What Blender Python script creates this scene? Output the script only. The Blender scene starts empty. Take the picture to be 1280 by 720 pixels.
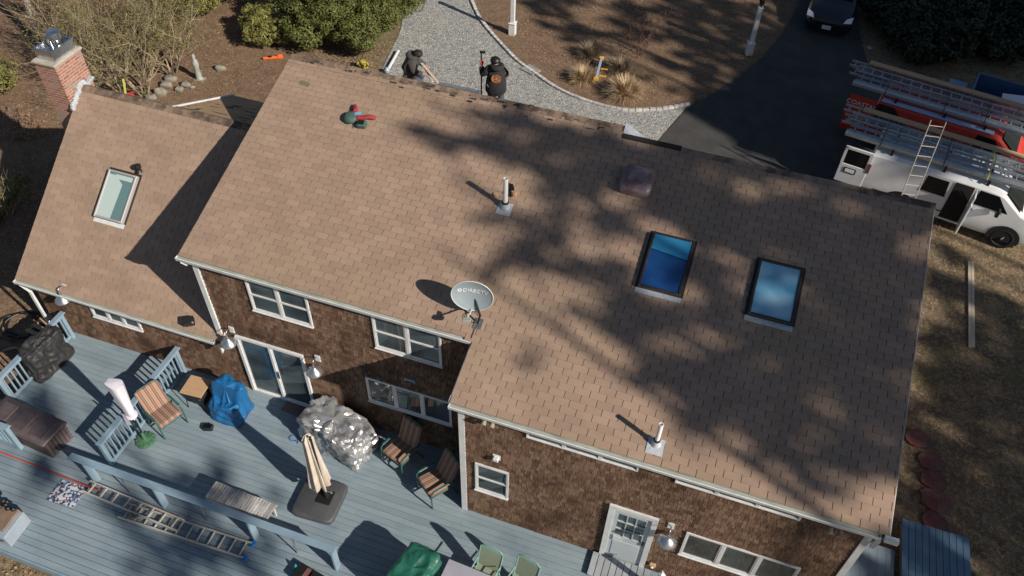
import bpy, math, random
from mathutils import Vector, Matrix, noise
random.seed(7)
R = math.radians
S = bpy.context.scene
col = S.collection

# ---------------------------------------------------------------- camera, world, sun
CAMLOC = Vector((9.9556, -9.3067, 16.4448)); YAW, PITCH, ROLL, FPX = 0.3069, 0.8170, 0.0347, 1016.41
_f = Vector((-math.sin(YAW)*math.cos(PITCH), math.cos(YAW)*math.cos(PITCH), -math.sin(PITCH)))
_r = Vector((math.cos(YAW), math.sin(YAW), 0)); _u = _r.cross(_f)
RIGHT = math.cos(ROLL)*_r + math.sin(ROLL)*_u; UP = -math.sin(ROLL)*_r + math.cos(ROLL)*_u
cam = bpy.data.objects.new('camera', bpy.data.cameras.new('camera')); col.objects.link(cam)
cam.matrix_world = Matrix.Translation(CAMLOC) @ Matrix((RIGHT, UP, -_f)).transposed().to_4x4()
cam.data.sensor_width = 36; cam.data.lens = 36*FPX/1280; cam.data.clip_end = 800; cam.data.clip_start = 0.5
S.camera = cam
SUN_AZ, SUN_EL = R(110), R(32.5)            # azimuth clockwise from +Y
SD = Vector((math.sin(SUN_AZ)*math.cos(SUN_EL), math.cos(SUN_AZ)*math.cos(SUN_EL), math.sin(SUN_EL)))
W = bpy.data.worlds.new('World'); S.world = W; W.use_nodes = True
nt = W.node_tree; sky = nt.nodes.new('ShaderNodeTexSky'); sky.sky_type = 'NISHITA'; sky.sun_disc = False
sky.sun_elevation = SUN_EL; sky.sun_rotation = SUN_AZ; sky.air_density = 1.0; sky.dust_density = 0.6; sky.ozone_density = 1.3
nt.links.new(sky.outputs[0], nt.nodes['Background'].inputs[0]); nt.nodes['Background'].inputs[1].default_value = 0.05
sun = bpy.data.objects.new('sun', bpy.data.lights.new('sun', 'SUN')); col.objects.link(sun)
sun.data.energy = 5.0; sun.data.angle = R(0.53); sun.data.color = (1.0, 0.90, 0.78)
sun.rotation_euler = (-SD).to_track_quat('-Z', 'Y').to_euler()
S.view_settings.view_transform = 'Standard'; S.view_settings.look = 'None'; S.view_settings.exposure = 0.22
S.view_settings.gamma = 1; S.view_settings.use_curve_mapping = False

# ---------------------------------------------------------------- where a point of the photograph lies on a real plane
def ray(u, v): return _f + RIGHT*((u-640)/FPX) - UP*((v-360)/FPX)
def Z(u, v, z=0.0):
    d = ray(u, v); return CAMLOC + d*((z-CAMLOC.z)/d.z)
def WY(u, v, y=0.0):
    d = ray(u, v); return CAMLOC + d*((y-CAMLOC.y)/d.y)
RS, RYR, RZR = 0.3236, 5.0036, 6.0932
def roofz(y): return RZR - RS*(RYR-y)
WS, WYR, WZR = 0.7449, 3.8442, 4.895
SX=7.76; RYL=5.2236; RZL=RZR+RS*.22                  # left of SX the back slope still runs a course higher
def wingz(y): return WZR - WS*(WYR-y)
def onpl(u, v, s, y0, z0):
    d = ray(u, v); t = (z0 - s*y0 + s*CAMLOC.y - CAMLOC.z)/(d.z - s*d.y); return CAMLOC + d*t
def RF(u, v, off=0): return onpl(u, v, RS, RYR, RZR+off)
def WF(u, v, off=0): return onpl(u, v, WS, WYR, WZR+off)

# ---------------------------------------------------------------- helpers
def tag(o, label=None, cat=None, group=None, kind=None):
    if label: o['label'] = label
    if cat: o['category'] = cat
    if group: o['group'] = group
    if kind: o['kind'] = kind
    return o
def empty(name, loc=(0,0,0), rz=0.0, label=None, cat=None, group=None, rot=None):
    o = bpy.data.objects.new(name, None); o.empty_display_size = .2; col.objects.link(o)
    o.location = loc; o.rotation_euler = rot if rot else (0, 0, rz)
    return tag(o, label, cat, group)
class MB:
    def __init__(s): s.v=[]; s.f=[]; s.r=[]; s.m=[]; s.mi=0; s.M=None
    def add(s, vs, fs, r=None):
        b=len(s.v)
        for p in vs:
            p=Vector(p); s.v.append(s.M@p if s.M else p)
        rr = random.random() if r is None else r
        for f in fs: s.f.append([b+i for i in f]); s.r.append(rr); s.m.append(s.mi)
        return s
    def quad(s,a,b,c,d,r=None): return s.add([a,b,c,d],[(0,1,2,3)],r)
    def box(s, c, d, rz=0, bev=0, M=None, r=None):
        x,y,z = d[0]/2,d[1]/2,d[2]/2
        M2 = Matrix.Translation(c) @ Matrix.Rotation(rz,4,'Z')
        if M: M2 = Matrix.Translation(c) @ M.to_4x4()
        if bev<=0:
            vs=[(-x,-y,-z),(x,-y,-z),(x,y,-z),(-x,y,-z),(-x,-y,z),(x,-y,z),(x,y,z),(-x,y,z)]
            fs=[(0,3,2,1),(4,5,6,7),(0,1,5,4),(1,2,6,5),(2,3,7,6),(3,0,4,7)]
        else:
            b=min(bev,x*.98,y*.98,z*.98); vs=[];fs=[]
            rings=[(-z,b),( -z+b,0),(z-b,0),(z,b)]
            for zz,k in rings:
                X,Y=x-k,y-k
                for (sx,sy) in ((-1,-1),(1,-1),(1,1),(-1,1)):
                    e=b*.7
                    a=(sx*X,sy*(Y-e),zz); c2=(sx*(X-e),sy*Y,zz)
                    vs += [a,c2] if sx*sy<0 else [c2,a]
            # order ring points round
            n=8
            order=[0,7,6,5,4,3,2,1]
            vs2=[]
            for k in range(4):
                rg=vs[k*8:(k+1)*8]; rg=sorted(rg,key=lambda p: math.atan2(p[1]/y,p[0]/x)); vs2+=rg
            vs=vs2
            for k in range(3):
                for i in range(n): fs.append((k*n+i,k*n+(i+1)%n,(k+1)*n+(i+1)%n,(k+1)*n+i))
            fs.append(tuple(range(n-1,-1,-1))); fs.append(tuple(3*n+i for i in range(n)))
        return s.add([M2@Vector(p) for p in vs],fs,r)
    def bar(s,a,b,w,h=None,r=None,up=(0,0,1)):
        a=Vector(a);b=Vector(b);h=h or w;d=(b-a);L=d.length
        if L<1e-6: return s
        d/=L;u=Vector(up)
        if abs(d.dot(u))>.98:u=Vector((0,1,0))
        sd=d.cross(u).normalized();uu=sd.cross(d)
        vs=[p+sd*(i*w/2)+uu*(j*h/2) for p in (a,b) for i,j in ((-1,-1),(1,-1),(1,1),(-1,1))]
        return s.add(vs,[(3,2,1,0),(4,5,6,7),(0,1,5,4),(1,2,6,5),(2,3,7,6),(3,0,4,7)],r)
    def tube(s,pts,rad,n=8,r=None,cap=True):
        pts=[Vector(p) for p in pts]; m=len(pts)
        rads=rad if isinstance(rad,(list,tuple)) else [rad]*m
        vs=[];fs=[];prev=None
        for i,p in enumerate(pts):
            t=(pts[min(i+1,m-1)]-pts[max(i-1,0)])
            t=t.normalized() if t.length>1e-9 else Vector((0,0,1))
            if prev is None:
                a=Vector((0,0,1)) if abs(t.z)<.9 else Vector((1,0,0)); sd=t.cross(a).normalized()
            else:
                sd=prev-t*prev.dot(t); sd=sd.normalized() if sd.length>1e-6 else t.orthogonal().normalized()
            prev=sd;o=t.cross(sd)
            for k in range(n):
                an=2*math.pi*k/n; vs.append(p+(sd*math.cos(an)+o*math.sin(an))*rads[i])
        for i in range(m-1):
            for k in range(n): fs.append((i*n+k,i*n+(k+1)%n,(i+1)*n+(k+1)%n,(i+1)*n+k))
        if cap: fs.append(tuple(range(n-1,-1,-1))); fs.append(tuple((m-1)*n+i for i in range(n)))
        return s.add(vs,fs,r)
    def lathe(s,prof,c=(0,0,0),n=20,M=None,r=None):
        vs=[];fs=[];m=len(prof)
        for (rr,z) in prof:
            for k in range(n):
                a=2*math.pi*k/n; p=Vector((rr*math.cos(a),rr*math.sin(a),z))
                if M: p=M@p
                vs.append(p+Vector(c))
        for i in range(m-1):
            for k in range(n): fs.append((i*n+k,i*n+(k+1)%n,(i+1)*n+(k+1)%n,(i+1)*n+k))
        if prof[0][0]>1e-4: fs.append(tuple(range(n-1,-1,-1)))
        if prof[-1][0]>1e-4: fs.append(tuple((m-1)*n+i for i in range(n)))
        return s.add(vs,fs,r)
    def prism(s,poly,z0,z1,r=None):
        n=len(poly);vs=[(p[0],p[1],z0) for p in poly]+[(p[0],p[1],z1) for p in poly]
        fs=[tuple(range(n-1,-1,-1)),tuple(range(n,2*n))]+[(i,(i+1)%n,n+(i+1)%n,n+i) for i in range(n)]
        return s.add(vs,fs,r)
    def extx(s,prof,x0,x1,r=None):                 # (y,z) outline pushed along x
        n=len(prof);vs=[(x0,p[0],p[1]) for p in prof]+[(x1,p[0],p[1]) for p in prof]
        fs=[tuple(range(n-1,-1,-1)),tuple(range(n,2*n))]+[(i,(i+1)%n,n+(i+1)%n,n+i) for i in range(n)]
        return s.add(vs,fs,r)
    def exty(s,prof,y0,y1,r=None):                 # (x,z) outline pushed along y
        n=len(prof);vs=[(p[0],y0,p[1]) for p in prof]+[(p[0],y1,p[1]) for p in prof]
        fs=[tuple(range(n)),tuple(range(2*n-1,n-1,-1))]+[(i,n+i,n+(i+1)%n,(i+1)%n) for i in range(n)]
        return s.add(vs,fs,r)
    def build(s,name,mat,parent=None,smooth=False,auto=None):
        me=bpy.data.meshes.new(name); me.from_pydata([tuple(p) for p in s.v],[],s.f)
        for m_ in (mat if isinstance(mat,(list,tuple)) else [mat]): me.materials.append(m_)
        at=me.attributes.new('rnd','FLOAT','FACE'); at.data.foreach_set('value',s.r)
        me.polygons.foreach_set('material_index',s.m)
        if smooth: me.polygons.foreach_set('use_smooth',[True]*len(s.f))
        me.update()
        if auto: me.set_sharp_from_angle(angle=R(auto))
        o=bpy.data.objects.new(name,me); col.objects.link(o)
        if parent: o.parent=parent
        return o
def copy_tree(o,parent=None):
    c=o.copy(); col.objects.link(c); c.parent=parent
    for ch in list(o.children): copy_tree(ch,c)
    return c

# ---------------------------------------------------------------- materials
def N(nt,t,**k):
    n=nt.nodes.new(t)
    for a,b in k.items(): setattr(n,a,b)
    return n
def mat(name,c,rough=.7,c2=None,scale=6,metal=0,bump=0,bscale=40,rnd=0,rc=None,spec=.5,detail=6,obj=True,contrast=(.35,.65),stretch=None,trans=0):
    m=bpy.data.materials.new(name); m.use_nodes=True; t=m.node_tree; b=t.nodes['Principled BSDF']; L=t.links.new
    b.inputs['Roughness'].default_value=rough; b.inputs['Metallic'].default_value=metal; b.inputs['Specular IOR Level'].default_value=spec
    tc=N(t,'ShaderNodeTexCoord'); vec=tc.outputs['Object']
    if stretch:
        mp=N(t,'ShaderNodeMapping'); mp.inputs['Scale'].default_value=stretch; L(vec,mp.inputs[0]); vec=mp.outputs[0]
    out=None
    col_=(*c,1)
    rgb=N(t,'ShaderNodeRGB'); rgb.outputs[0].default_value=col_; out=rgb.outputs[0]
    if c2:
        no=N(t,'ShaderNodeTexNoise'); no.inputs['Scale'].default_value=scale; no.inputs['Detail'].default_value=detail; no.inputs['Roughness'].default_value=.62
        L(vec,no.inputs['Vector'])
        mr=N(t,'ShaderNodeMapRange'); mr.inputs[1].default_value=contrast[0]; mr.inputs[2].default_value=contrast[1]; L(no.outputs['Fac'],mr.inputs[0])
        mx=N(t,'ShaderNodeMix',data_type='RGBA'); L(mr.outputs[0],mx.inputs[0]); L(out,mx.inputs[6]); mx.inputs[7].default_value=(*c2,1); out=mx.outputs[2]
    if rnd:
        at=N(t,'ShaderNodeAttribute',attribute_name='rnd')
        if rc:
            mx=N(t,'ShaderNodeMix',data_type='RGBA'); L(at.outputs['Fac'],mx.inputs[0]); L(out,mx.inputs[6]); mx.inputs[7].default_value=(*rc,1)
            ml=N(t,'ShaderNodeMath',operation='MULTIPLY'); L(at.outputs['Fac'],ml.inputs[0]); ml.inputs[1].default_value=rnd; L(ml.outputs[0],mx.inputs[0]); out=mx.outputs[2]
        else:
            hs=N(t,'ShaderNodeHueSaturation'); mr=N(t,'ShaderNodeMapRange'); mr.inputs[3].default_value=1-rnd; mr.inputs[4].default_value=1+rnd
            L(at.outputs['Fac'],mr.inputs[0]); L(mr.outputs[0],hs.inputs['Value']); L(out,hs.inputs['Color']); out=hs.outputs[0]
    L(out,b.inputs['Base Color'])
    if trans: b.inputs['Transmission Weight'].default_value=trans
    if bump:
        n2=N(t,'ShaderNodeTexNoise'); n2.inputs['Scale'].default_value=bscale; n2.inputs['Detail'].default_value=4; L(vec,n2.inputs['Vector'])
        bp=N(t,'ShaderNodeBump'); bp.inputs['Strength'].default_value=min(1,bump); bp.inputs['Distance'].default_value=.02; L(n2.outputs['Fac'],bp.inputs['Height']); L(bp.outputs[0],b.inputs['Normal'])
    m['out']=1
    return m
def layer(m,c,scale,lo,hi,amt=1.0,detail=5,vec='Object',stretch=None):      # another patchy colour over a material
    t=m.node_tree; b=t.nodes['Principled BSDF']; L=t.links.new; src=b.inputs['Base Color'].links[0].from_socket
    tc=N(t,'ShaderNodeTexCoord'); v=tc.outputs[vec]
    if stretch:
        mp=N(t,'ShaderNodeMapping'); mp.inputs['Scale'].default_value=stretch; L(v,mp.inputs[0]); v=mp.outputs[0]
    no=N(t,'ShaderNodeTexNoise'); no.inputs['Scale'].default_value=scale; no.inputs['Detail'].default_value=detail; L(v,no.inputs['Vector'])
    mr=N(t,'ShaderNodeMapRange'); mr.inputs[1].default_value=lo; mr.inputs[2].default_value=hi; mr.inputs[4].default_value=amt; L(no.outputs['Fac'],mr.inputs[0])
    mx=N(t,'ShaderNodeMix',data_type='RGBA'); L(mr.outputs[0],mx.inputs[0]); L(src,mx.inputs[6]); mx.inputs[7].default_value=(*c,1); L(mx.outputs[2],b.inputs['Base Color'])
    return m
def stripes(name,cs,period,axis=0,rough=.85):
    m=mat(name,cs[0],rough,bump=.3,bscale=200); t=m.node_tree;b=t.nodes['Principled BSDF'];L=t.links.new
    tc=N(t,'ShaderNodeTexCoord'); sp=N(t,'ShaderNodeSeparateXYZ'); L(tc.outputs['Object'],sp.inputs[0])
    ma=N(t,'ShaderNodeMath',operation='MULTIPLY'); L(sp.outputs[axis],ma.inputs[0]); ma.inputs[1].default_value=1/period
    fr=N(t,'ShaderNodeMath',operation='FRACT'); L(ma.outputs[0],fr.inputs[0])
    cr=N(t,'ShaderNodeValToRGB'); cr.color_ramp.interpolation='CONSTANT'; L(fr.outputs[0],cr.inputs[0])
    e=cr.color_ramp.elements; e[0].position=0; e[0].color=(*cs[0],1); e[1].position=.999; e[1].color=(*cs[0],1)
    n=len(cs)
    for i in range(1,n):
        x=e.new(i/n); x.color=(*cs[i],1)
    L(cr.outputs[0],b.inputs['Base Color']); return m
M={}
M['shingle']=layer(mat('asphalt_shingle',(.375,.270,.203),.92,(.325,.232,.175),1.3,rnd=.09,bump=.5,bscale=160,spec=.2),(.26,.19,.15),300,.5,.75,.35)
layer(M['shingle'],(.30,.23,.15),.55,.5,.75,.5)
M['rooffelt']=mat('roof_felt_dark',(.035,.03,.028),.95)
M['ridge']=layer(mat('ridge_shingle',(.30,.215,.17),.92,(.22,.16,.13),3,rnd=.15,bump=.5,bscale=160,spec=.2),(.05,.04,.035),2.2,.5,.62,.75)
M['ridgeworn']=layer(mat('worn_ridge',(.16,.115,.085),.95,(.25,.175,.125),5,rnd=.3,bump=.5,bscale=100),(.045,.038,.03),4,.48,.64,.75)
M['cedar']=layer(mat('cedar_shingle',(.135,.078,.052),.9,(.075,.042,.028),2.2,rnd=.7,rc=(.25,.17,.12),bump=.6,bscale=60,spec=.15,stretch=(1,1,.35)),(.05,.028,.02),1.1,.5,.68,.75)
M['cedarbase']=mat('wall_sheathing',(.06,.038,.028),.95)
M['white']=mat('white_trim',(.68,.70,.71),.55,(.56,.58,.59),5,bump=.1)
M['gutter']=mat('gutter_inside_grime',(.42,.44,.40),.7,(.26,.29,.25),3,bump=.2,stretch=(1,6,6))
M['deck']=layer(mat('deck_paint',(.235,.305,.35),.62,(.20,.262,.305),1.4,rnd=.07,bump=.35,bscale=30,spec=.35,stretch=(.5,4,4)),(.30,.37,.40),1.0,.52,.7,.5,stretch=(.6,2.5,1))
layer(M['deck'],(.115,.175,.235),.7,.56,.68,.45)
M['rail']=mat('rail_paint',(.235,.34,.42),.55,(.19,.28,.36),2,bump=.2,bscale=30)
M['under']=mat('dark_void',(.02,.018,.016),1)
M['glass']=mat('window_glass',(.035,.05,.056),.04,(.085,.11,.12),1.3,spec=.9,detail=1)
M['blackglass']=mat('tinted_glass',(.006,.007,.009),.12,spec=.25)
M['steel']=mat('galvanised_steel',(.62,.64,.66),.32,(.45,.48,.5),9,metal=.9)
M['alu']=mat('ladder_aluminium',(.55,.57,.58),.42,(.42,.44,.45),12,metal=.75)
M['pvc']=mat('white_pipe',(.8,.8,.8),.4)
M['lead']=mat('flashing_lead',(.58,.63,.68),.45,(.45,.49,.53),14,metal=.25,bump=.4,bscale=20)
M['black']=mat('black_plastic',(.012,.012,.013),.45)
M['blackmetal']=mat('black_metal',(.02,.022,.022),.4,metal=.3)
M['greenmetal']=mat('green_powder_coat',(.035,.12,.105),.45,(.03,.09,.08),8)
M['cush']=stripes('striped_cushion',[(.36,.235,.17),(.30,.19,.14),(.36,.235,.17),(.15,.085,.065),(.27,.165,.12),(.17,.10,.075)],.15)
M['cushdark']=stripes('brown_striped_cushion',[(.24,.125,.085),(.12,.06,.045),(.2,.1,.07),(.085,.042,.035)],.14)
M['dish']=mat('dish_grey_paint',(.30,.36,.40),.42,(.26,.32,.36),3)
M['chalk']=mat('white_print',(.8,.82,.84),.6)
M['brick']=None
M['van']=mat('van_white_paint',(.72,.74,.76),.25,(.66,.68,.70),2,spec=.6)
M['vanred']=mat('van_red_paint',(.62,.055,.03),.25,(.56,.045,.025),2,spec=.6)
M['vanblue']=mat('pale_blue_vinyl',(.35,.52,.72),.35)
M['rubber']=mat('tyre_rubber',(.012,.012,.012),.85,bump=.3)
M['wood']=mat('bare_wood',(.50,.33,.19),.7,(.42,.27,.15),6,bump=.2,stretch=(1,8,8))
M['woodpale']=mat('pale_board',(.62,.52,.40),.7,(.52,.43,.33),6,bump=.2,stretch=(8,1,8))
M['concrete']=mat('mortar_cap',(.45,.42,.37),.9,(.33,.31,.27),8,bump=.5)
M['asphalt']=layer(mat('asphalt',(.05,.05,.052),.9,(.075,.073,.07),1.2,bump=.8,bscale=120,spec=.3),(.10,.097,.09),.5,.55,.75,.6)
M['cobble']=mat('granite_sett',(.52,.52,.51),.85,(.36,.36,.36),14,rnd=.2,bump=.6,bscale=30)
M['slate']=mat('stone_slab',(.30,.30,.28),.85,(.22,.23,.21),5,bump=.4)
M['stone']=layer(mat('field_stone',(.30,.27,.23),.9,(.17,.155,.13),5,bump=1,bscale=12),(.12,.13,.07),4,.52,.62,.7)
M['redstone']=layer(mat('red_stepping_stone',(.20,.055,.055),.9,(.13,.04,.042),6,bump=.4),(.14,.105,.08),9,.45,.62,.8)
M['bark']=mat('bark',(.13,.10,.075),.95,(.08,.06,.045),8,bump=.8,bscale=25,stretch=(1,1,.3))
M['palebark']=mat('pale_bark',(.36,.32,.26),.9,(.22,.19,.15),7,bump=.5,rnd=.2)
M['twig']=mat('bare_twig',(.38,.31,.22),.9,(.2,.15,.1),5,rnd=.35)
M['redtwig']=mat('red_brown_twig',(.13,.06,.05),.9,rnd=.4)
def leafmat(name,c,c2,rc,scale=.8):
    m=mat(name,c,.6,c2,scale,rnd=.9,rc=rc,spec=.3); return m
M['leafA']=leafmat('rhododendron_leaf',(.070,.088,.022),(.04,.058,.016),(.15,.15,.04))
M['leafB']=leafmat('yellow_green_leaf',(.13,.14,.035),(.09,.11,.03),(.22,.2,.06))
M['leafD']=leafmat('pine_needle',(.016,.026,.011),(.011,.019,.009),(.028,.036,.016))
M['litter']=leafmat('fallen_leaves',(.24,.14,.085),(.16,.10,.065),(.36,.25,.16))
M['grass']=leafmat('straw_grass',(.46,.33,.19),(.36,.25,.14),(.60,.46,.29))
M['grassdark']=leafmat('dull_grass',(.16,.115,.08),(.12,.09,.065),(.25,.19,.13))
def gravelmat():
    m=bpy.data.materials.new('gravel'); m.use_nodes=True; t=m.node_tree;b=t.nodes['Principled BSDF'];L=t.links.new
    tc=N(t,'ShaderNodeTexCoord'); vo=N(t,'ShaderNodeTexVoronoi'); vo.inputs['Scale'].default_value=17; L(tc.outputs['Object'],vo.inputs['Vector'])
    sp=N(t,'ShaderNodeSeparateColor'); L(vo.outputs['Color'],sp.inputs[0])
    cr=N(t,'ShaderNodeValToRGB'); L(sp.outputs[0],cr.inputs[0]); e=cr.color_ramp.elements
    e[0].color=(.16,.17,.18,1); e[1].color=(.48,.47,.43,1)
    for p,c in ((.3,(.27,.275,.27)),(.5,(.34,.325,.28)),(.7,(.27,.295,.31)),(.85,(.40,.375,.32))):
        x=e.new(p); x.color=(*c,1)
    L(cr.outputs[0],b.inputs['Base Color']); b.inputs['Roughness'].default_value=.9
    bp=N(t,'ShaderNodeBump'); bp.inputs['Strength'].default_value=.8; bp.inputs['Distance'].default_value=.03; bp.invert=True; L(vo.outputs['Distance'],bp.inputs['Height']); L(bp.outputs[0],b.inputs['Normal'])
    return m
M['gravel']=gravelmat()
def groundmat(name,c,c2,c3,c4):
    m=mat(name,c,.95,c2,2.2,bump=1,bscale=30,spec=.1,contrast=(.4,.6)); layer(m,c3,9,.5,.62,.8); layer(m,c4,34,.52,.6,.75); layer(m,tuple(x*.45 for x in c2),60,.57,.62,.7); return m
M['lawn']=groundmat('dormant_lawn',(.27,.205,.13),(.15,.115,.078),(.37,.29,.18),(.10,.08,.055))
M['leafy']=groundmat('leaf_covered_ground',(.24,.16,.105),(.17,.115,.078),(.31,.215,.14),(.11,.08,.055))
layer(M['lawn'],(.15,.155,.06),.35,.56,.68,.6)
def brickmat():
    m=bpy.data.materials.new('red_brick'); m.use_nodes=True; t=m.node_tree;b=t.nodes['Principled BSDF'];L=t.links.new
    tc=N(t,'ShaderNodeTexCoord'); sp=N(t,'ShaderNodeSeparateXYZ'); L(tc.outputs['Object'],sp.inputs[0])
    ad=N(t,'ShaderNodeMath',operation='ADD'); L(sp.outputs[0],ad.inputs[0]); L(sp.outputs[1],ad.inputs[1])
    cb=N(t,'ShaderNodeCombineXYZ'); L(ad.outputs[0],cb.inputs[0]); L(sp.outputs[2],cb.inputs[1])
    br=N(t,'ShaderNodeTexBrick'); L(cb.outputs[0],br.inputs['Vector']); br.inputs['Scale'].default_value=1
    br.inputs['Brick Width'].default_value=.21; br.inputs['Row Height'].default_value=.075; br.inputs['Mortar Size'].default_value=.009
    br.inputs['Color1'].default_value=(.27,.10,.07,1); br.inputs['Color2'].default_value=(.40,.19,.13,1); br.inputs['Mortar'].default_value=(.42,.37,.33,1)
    no=N(t,'ShaderNodeTexNoise'); no.inputs['Scale'].default_value=2.5; L(tc.outputs['Object'],no.inputs['Vector'])
    mr=N(t,'ShaderNodeMapRange'); mr.inputs[1].default_value=.55; mr.inputs[2].default_value=.7; mr.inputs[4].default_value=.75; L(no.outputs['Fac'],mr.inputs[0])
    mx=N(t,'ShaderNodeMix',data_type='RGBA'); L(mr.outputs[0],mx.inputs[0]); L(br.outputs['Color'],mx.inputs[6]); mx.inputs[7].default_value=(.30,.24,.20,1); L(mx.outputs[2],b.inputs['Base Color'])
    bp=N(t,'ShaderNodeBump'); bp.invert=True; bp.inputs['Strength'].default_value=.7; bp.inputs['Distance'].default_value=.01; L(br.outputs['Fac'],bp.inputs['Height']); L(bp.outputs[0],b.inputs['Normal'])
    b.inputs['Roughness'].default_value=.9; return m
M['brick']=brickmat()

# ---------------------------------------------------------------- ground
def gz(x,y):
    t=min(1,max(0,(y-2.5)/4.5)); t=t*t*(3-2*t)
    back=-.5+.5*t
    if x>13: k=min(1,(x-13)/2.5); back=back*(1-k)+(-.12+.12*t)*k
    return back
mb=MB(); nx,ny=170,150
xs=[-230]+[-60+i*1.0 for i in range(34)]+[-26+i*.45 for i in range(125)]+[31+i*3 for i in range(12)]+[120,260]
ys=[-150,-60,-30]+[-16+i*.6 for i in range(90)]+[38+i*3 for i in range(14)]+[100,160,300]
vs=[(x,y,gz(x,y)-.008+.035*noise.noise((x*.6,y*.6,0))*(1 if not(-8<y<26 and -3<x<20) else .15)) for y in ys for x in xs]
n=len(xs)
mb.add(vs,[(j*n+i,j*n+i+1,(j+1)*n+i+1,(j+1)*n+i) for j in range(len(ys)-1) for i in range(n-1)])
tag(mb.build('ground',M['lawn'],smooth=True),'dormant tan lawn around the house',kind='structure')
def sheet(name,pts,m,z=.006,label=None,dz=0):
    mb=MB(); mb.add([(p[0],p[1],gz(p[0],p[1])+z) for p in pts],[tuple(range(len(pts)))]); return tag(mb.build(name,m),label,kind='structure')
def curve(pts,k=8):                                 # Catmull-Rom
    P=[Vector(p) for p in pts]; P=[P[0]*2-P[1]]+P+[P[-1]*2-P[-2]]; out=[]
    for i in range(1,len(P)-2):
        for j in range(k):
            t=j/k; a,b,c,d=P[i-1],P[i],P[i+1],P[i+2]
            out.append(.5*((2*b)+(c-a)*t+(2*a-5*b+4*c-d)*t*t+(3*b-a-3*c+d)*t**3))
    out.append(P[-2]); return out
edge=curve([Z(576,-30),Z(589,0),Z(603,28),Z(640,70),Z(664,89),Z(700,113),Z(740,129),Z(780,138),Z(825,137),Z(862,131)])
edge_xy=[(p.x,p.y) for p in edge]
gl=[(Z(475,92).x,Z(475,92).y),(Z(500,40).x,Z(500,40).y),(Z(508,0).x,Z(508,0).y),(Z(512,-60).x,Z(512,-60).y)]
gr=gl+edge_xy+[(Z(858,134).x,Z(858,134).y),(Z(820,178).x,Z(820,178).y),(7.2,12.2),(6.8,8.6),(-1.2,8.6),(-2.4,12.5)]
mb=MB(); mb.add([(p[0],p[1],.012) for p in gr],[tuple(range(len(gr)))]); tag(mb.build('gravel_path',M['gravel']),'pale gravel drive beyond the ridge',kind='structure')
a=[Z(862,133),Z(900,112),Z(932,90),Z(962,62),Z(985,30),Z(1003,-5),Z(1015,-40),Z(1020,-90)]
b_=[Z(1095,-90),Z(1075,-40),Z(1070,0),Z(1076,50),Z(1088,92)]
ap=[(p.x,p.y) for p in curve(a,4)]+[(p.x,p.y) for p in b_]+[(17,20.5),(24,19.5),(24,14.0),(16.5,13.2),(13.6,12.0),(13.2,9.6),(7.0,9.6),(7.4,12.2),(Z(820,178).x,Z(820,178).y)]
mb=MB(); mb.add([(p[0],p[1],.016) for p in ap],[tuple(range(len(ap)))]); tag(mb.build('driveway',M['asphalt']),'dark asphalt driveway',kind='structure')
mb=MB(); mb.tube([Z(948,128)+Vector((0,0,.018)),Z(944,150)+Vector((0,0,.018)),Z(938,170)+Vector((0,0,.018)),Z(930,195)+Vector((0,0,.018))],.035,5)
mb.M=None
s=mb; 
for i,p in enumerate(s.v): s.v[i]=Vector((p.x,p.y,.018+(p.z-.018)*.05))
tag(s.build('crack_sealant',M['asphalt']),'tar seam across the driveway',kind='structure')
mb=MB(); random.seed(3)
isl=[Vector((p[0],p[1],0)) for p in edge_xy]+[Z(862,131),Z(900,110),Z(932,88),Z(962,60),Z(985,28),Z(1003,-8),Z(1010,-60),Z(900,-160),Z(700,-160),Z(572,-60)]
mb.add([(p.x,p.y,.010) for p in isl],[tuple(range(len(isl)))]); tag(mb.build('planting_bed',M['leafy']),'round leaf covered bed inside the drive',kind='structure')
# stone edging: every sett a box, counted as one kerb run
kb=empty('stone_edging',(edge[0].x,edge[0].y,0),label='curved run of pale granite setts edging the gravel',cat='edging')
mb=MB(); acc=0
pts=curve([Vector((p[0],p[1],0)) for p in edge_xy],4); 
last=pts[0]
for p in pts[1:]:
    d=(p-last).length
    if d>=.21:
        c=(p+last)/2; mb.box((c.x-edge[0].x,c.y-edge[0].y,.035+random.uniform(-.008,.008)),(d*.93,.125+random.uniform(-.012,.012),.10),math.atan2(p.y-last.y,p.x-last.x),bev=.012); last=p
mb.build('sett_row',M['cobble'],kb)

mb=MB(); lp=[(-40,-3),(-5.5,-3),(-5.3,3),(-5.2,9),(-3.4,13),(-5.5,18),(-9,26),(-12,40),(-40,40)]
nseg=24
g0=[]; 
for i in range(41):
    for j in range(49):
        x=-40+i*.88; y=-6+j*1.0
        g0.append((x,y,gz(x,y)+.02+.035*noise.noise((x*.6,y*.6,0))))
mb.add(g0,[(i*49+j,(i+1)*49+j,(i+1)*49+j+1,i*49+j+1) for i in range(40) for j in range(48) if not(-40+i*.88>-5.6 and -3<-6+j<12)and not(-40+i*.88>-6.2 and j>15) and not(j<6 and -40+i*.88>-5.5)])
tag(mb.build('leaf_litter',M['leafy'],smooth=True),'russet leaf litter under the bushes left of the house',kind='structure')

# ================================================================ THE HOUSE
XL,XS,XR=-.25,6.294,14.089; YE1,YE2=-.067,-1.325; WY1=-1.243; XC=6.548
house=empty('shingled_house',(0,0,-.5),label='long cedar shingled house with a brown asphalt shingle roof',cat='house')
H0=Vector((0,0,-.5))
def hb(mb,name,m,parent=None,**k):
    o=mb.build(name,m,parent or house,**k)
    if not parent or parent is house: o.location=-H0*1.0 if False else (0,0,.5)
    return o
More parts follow.
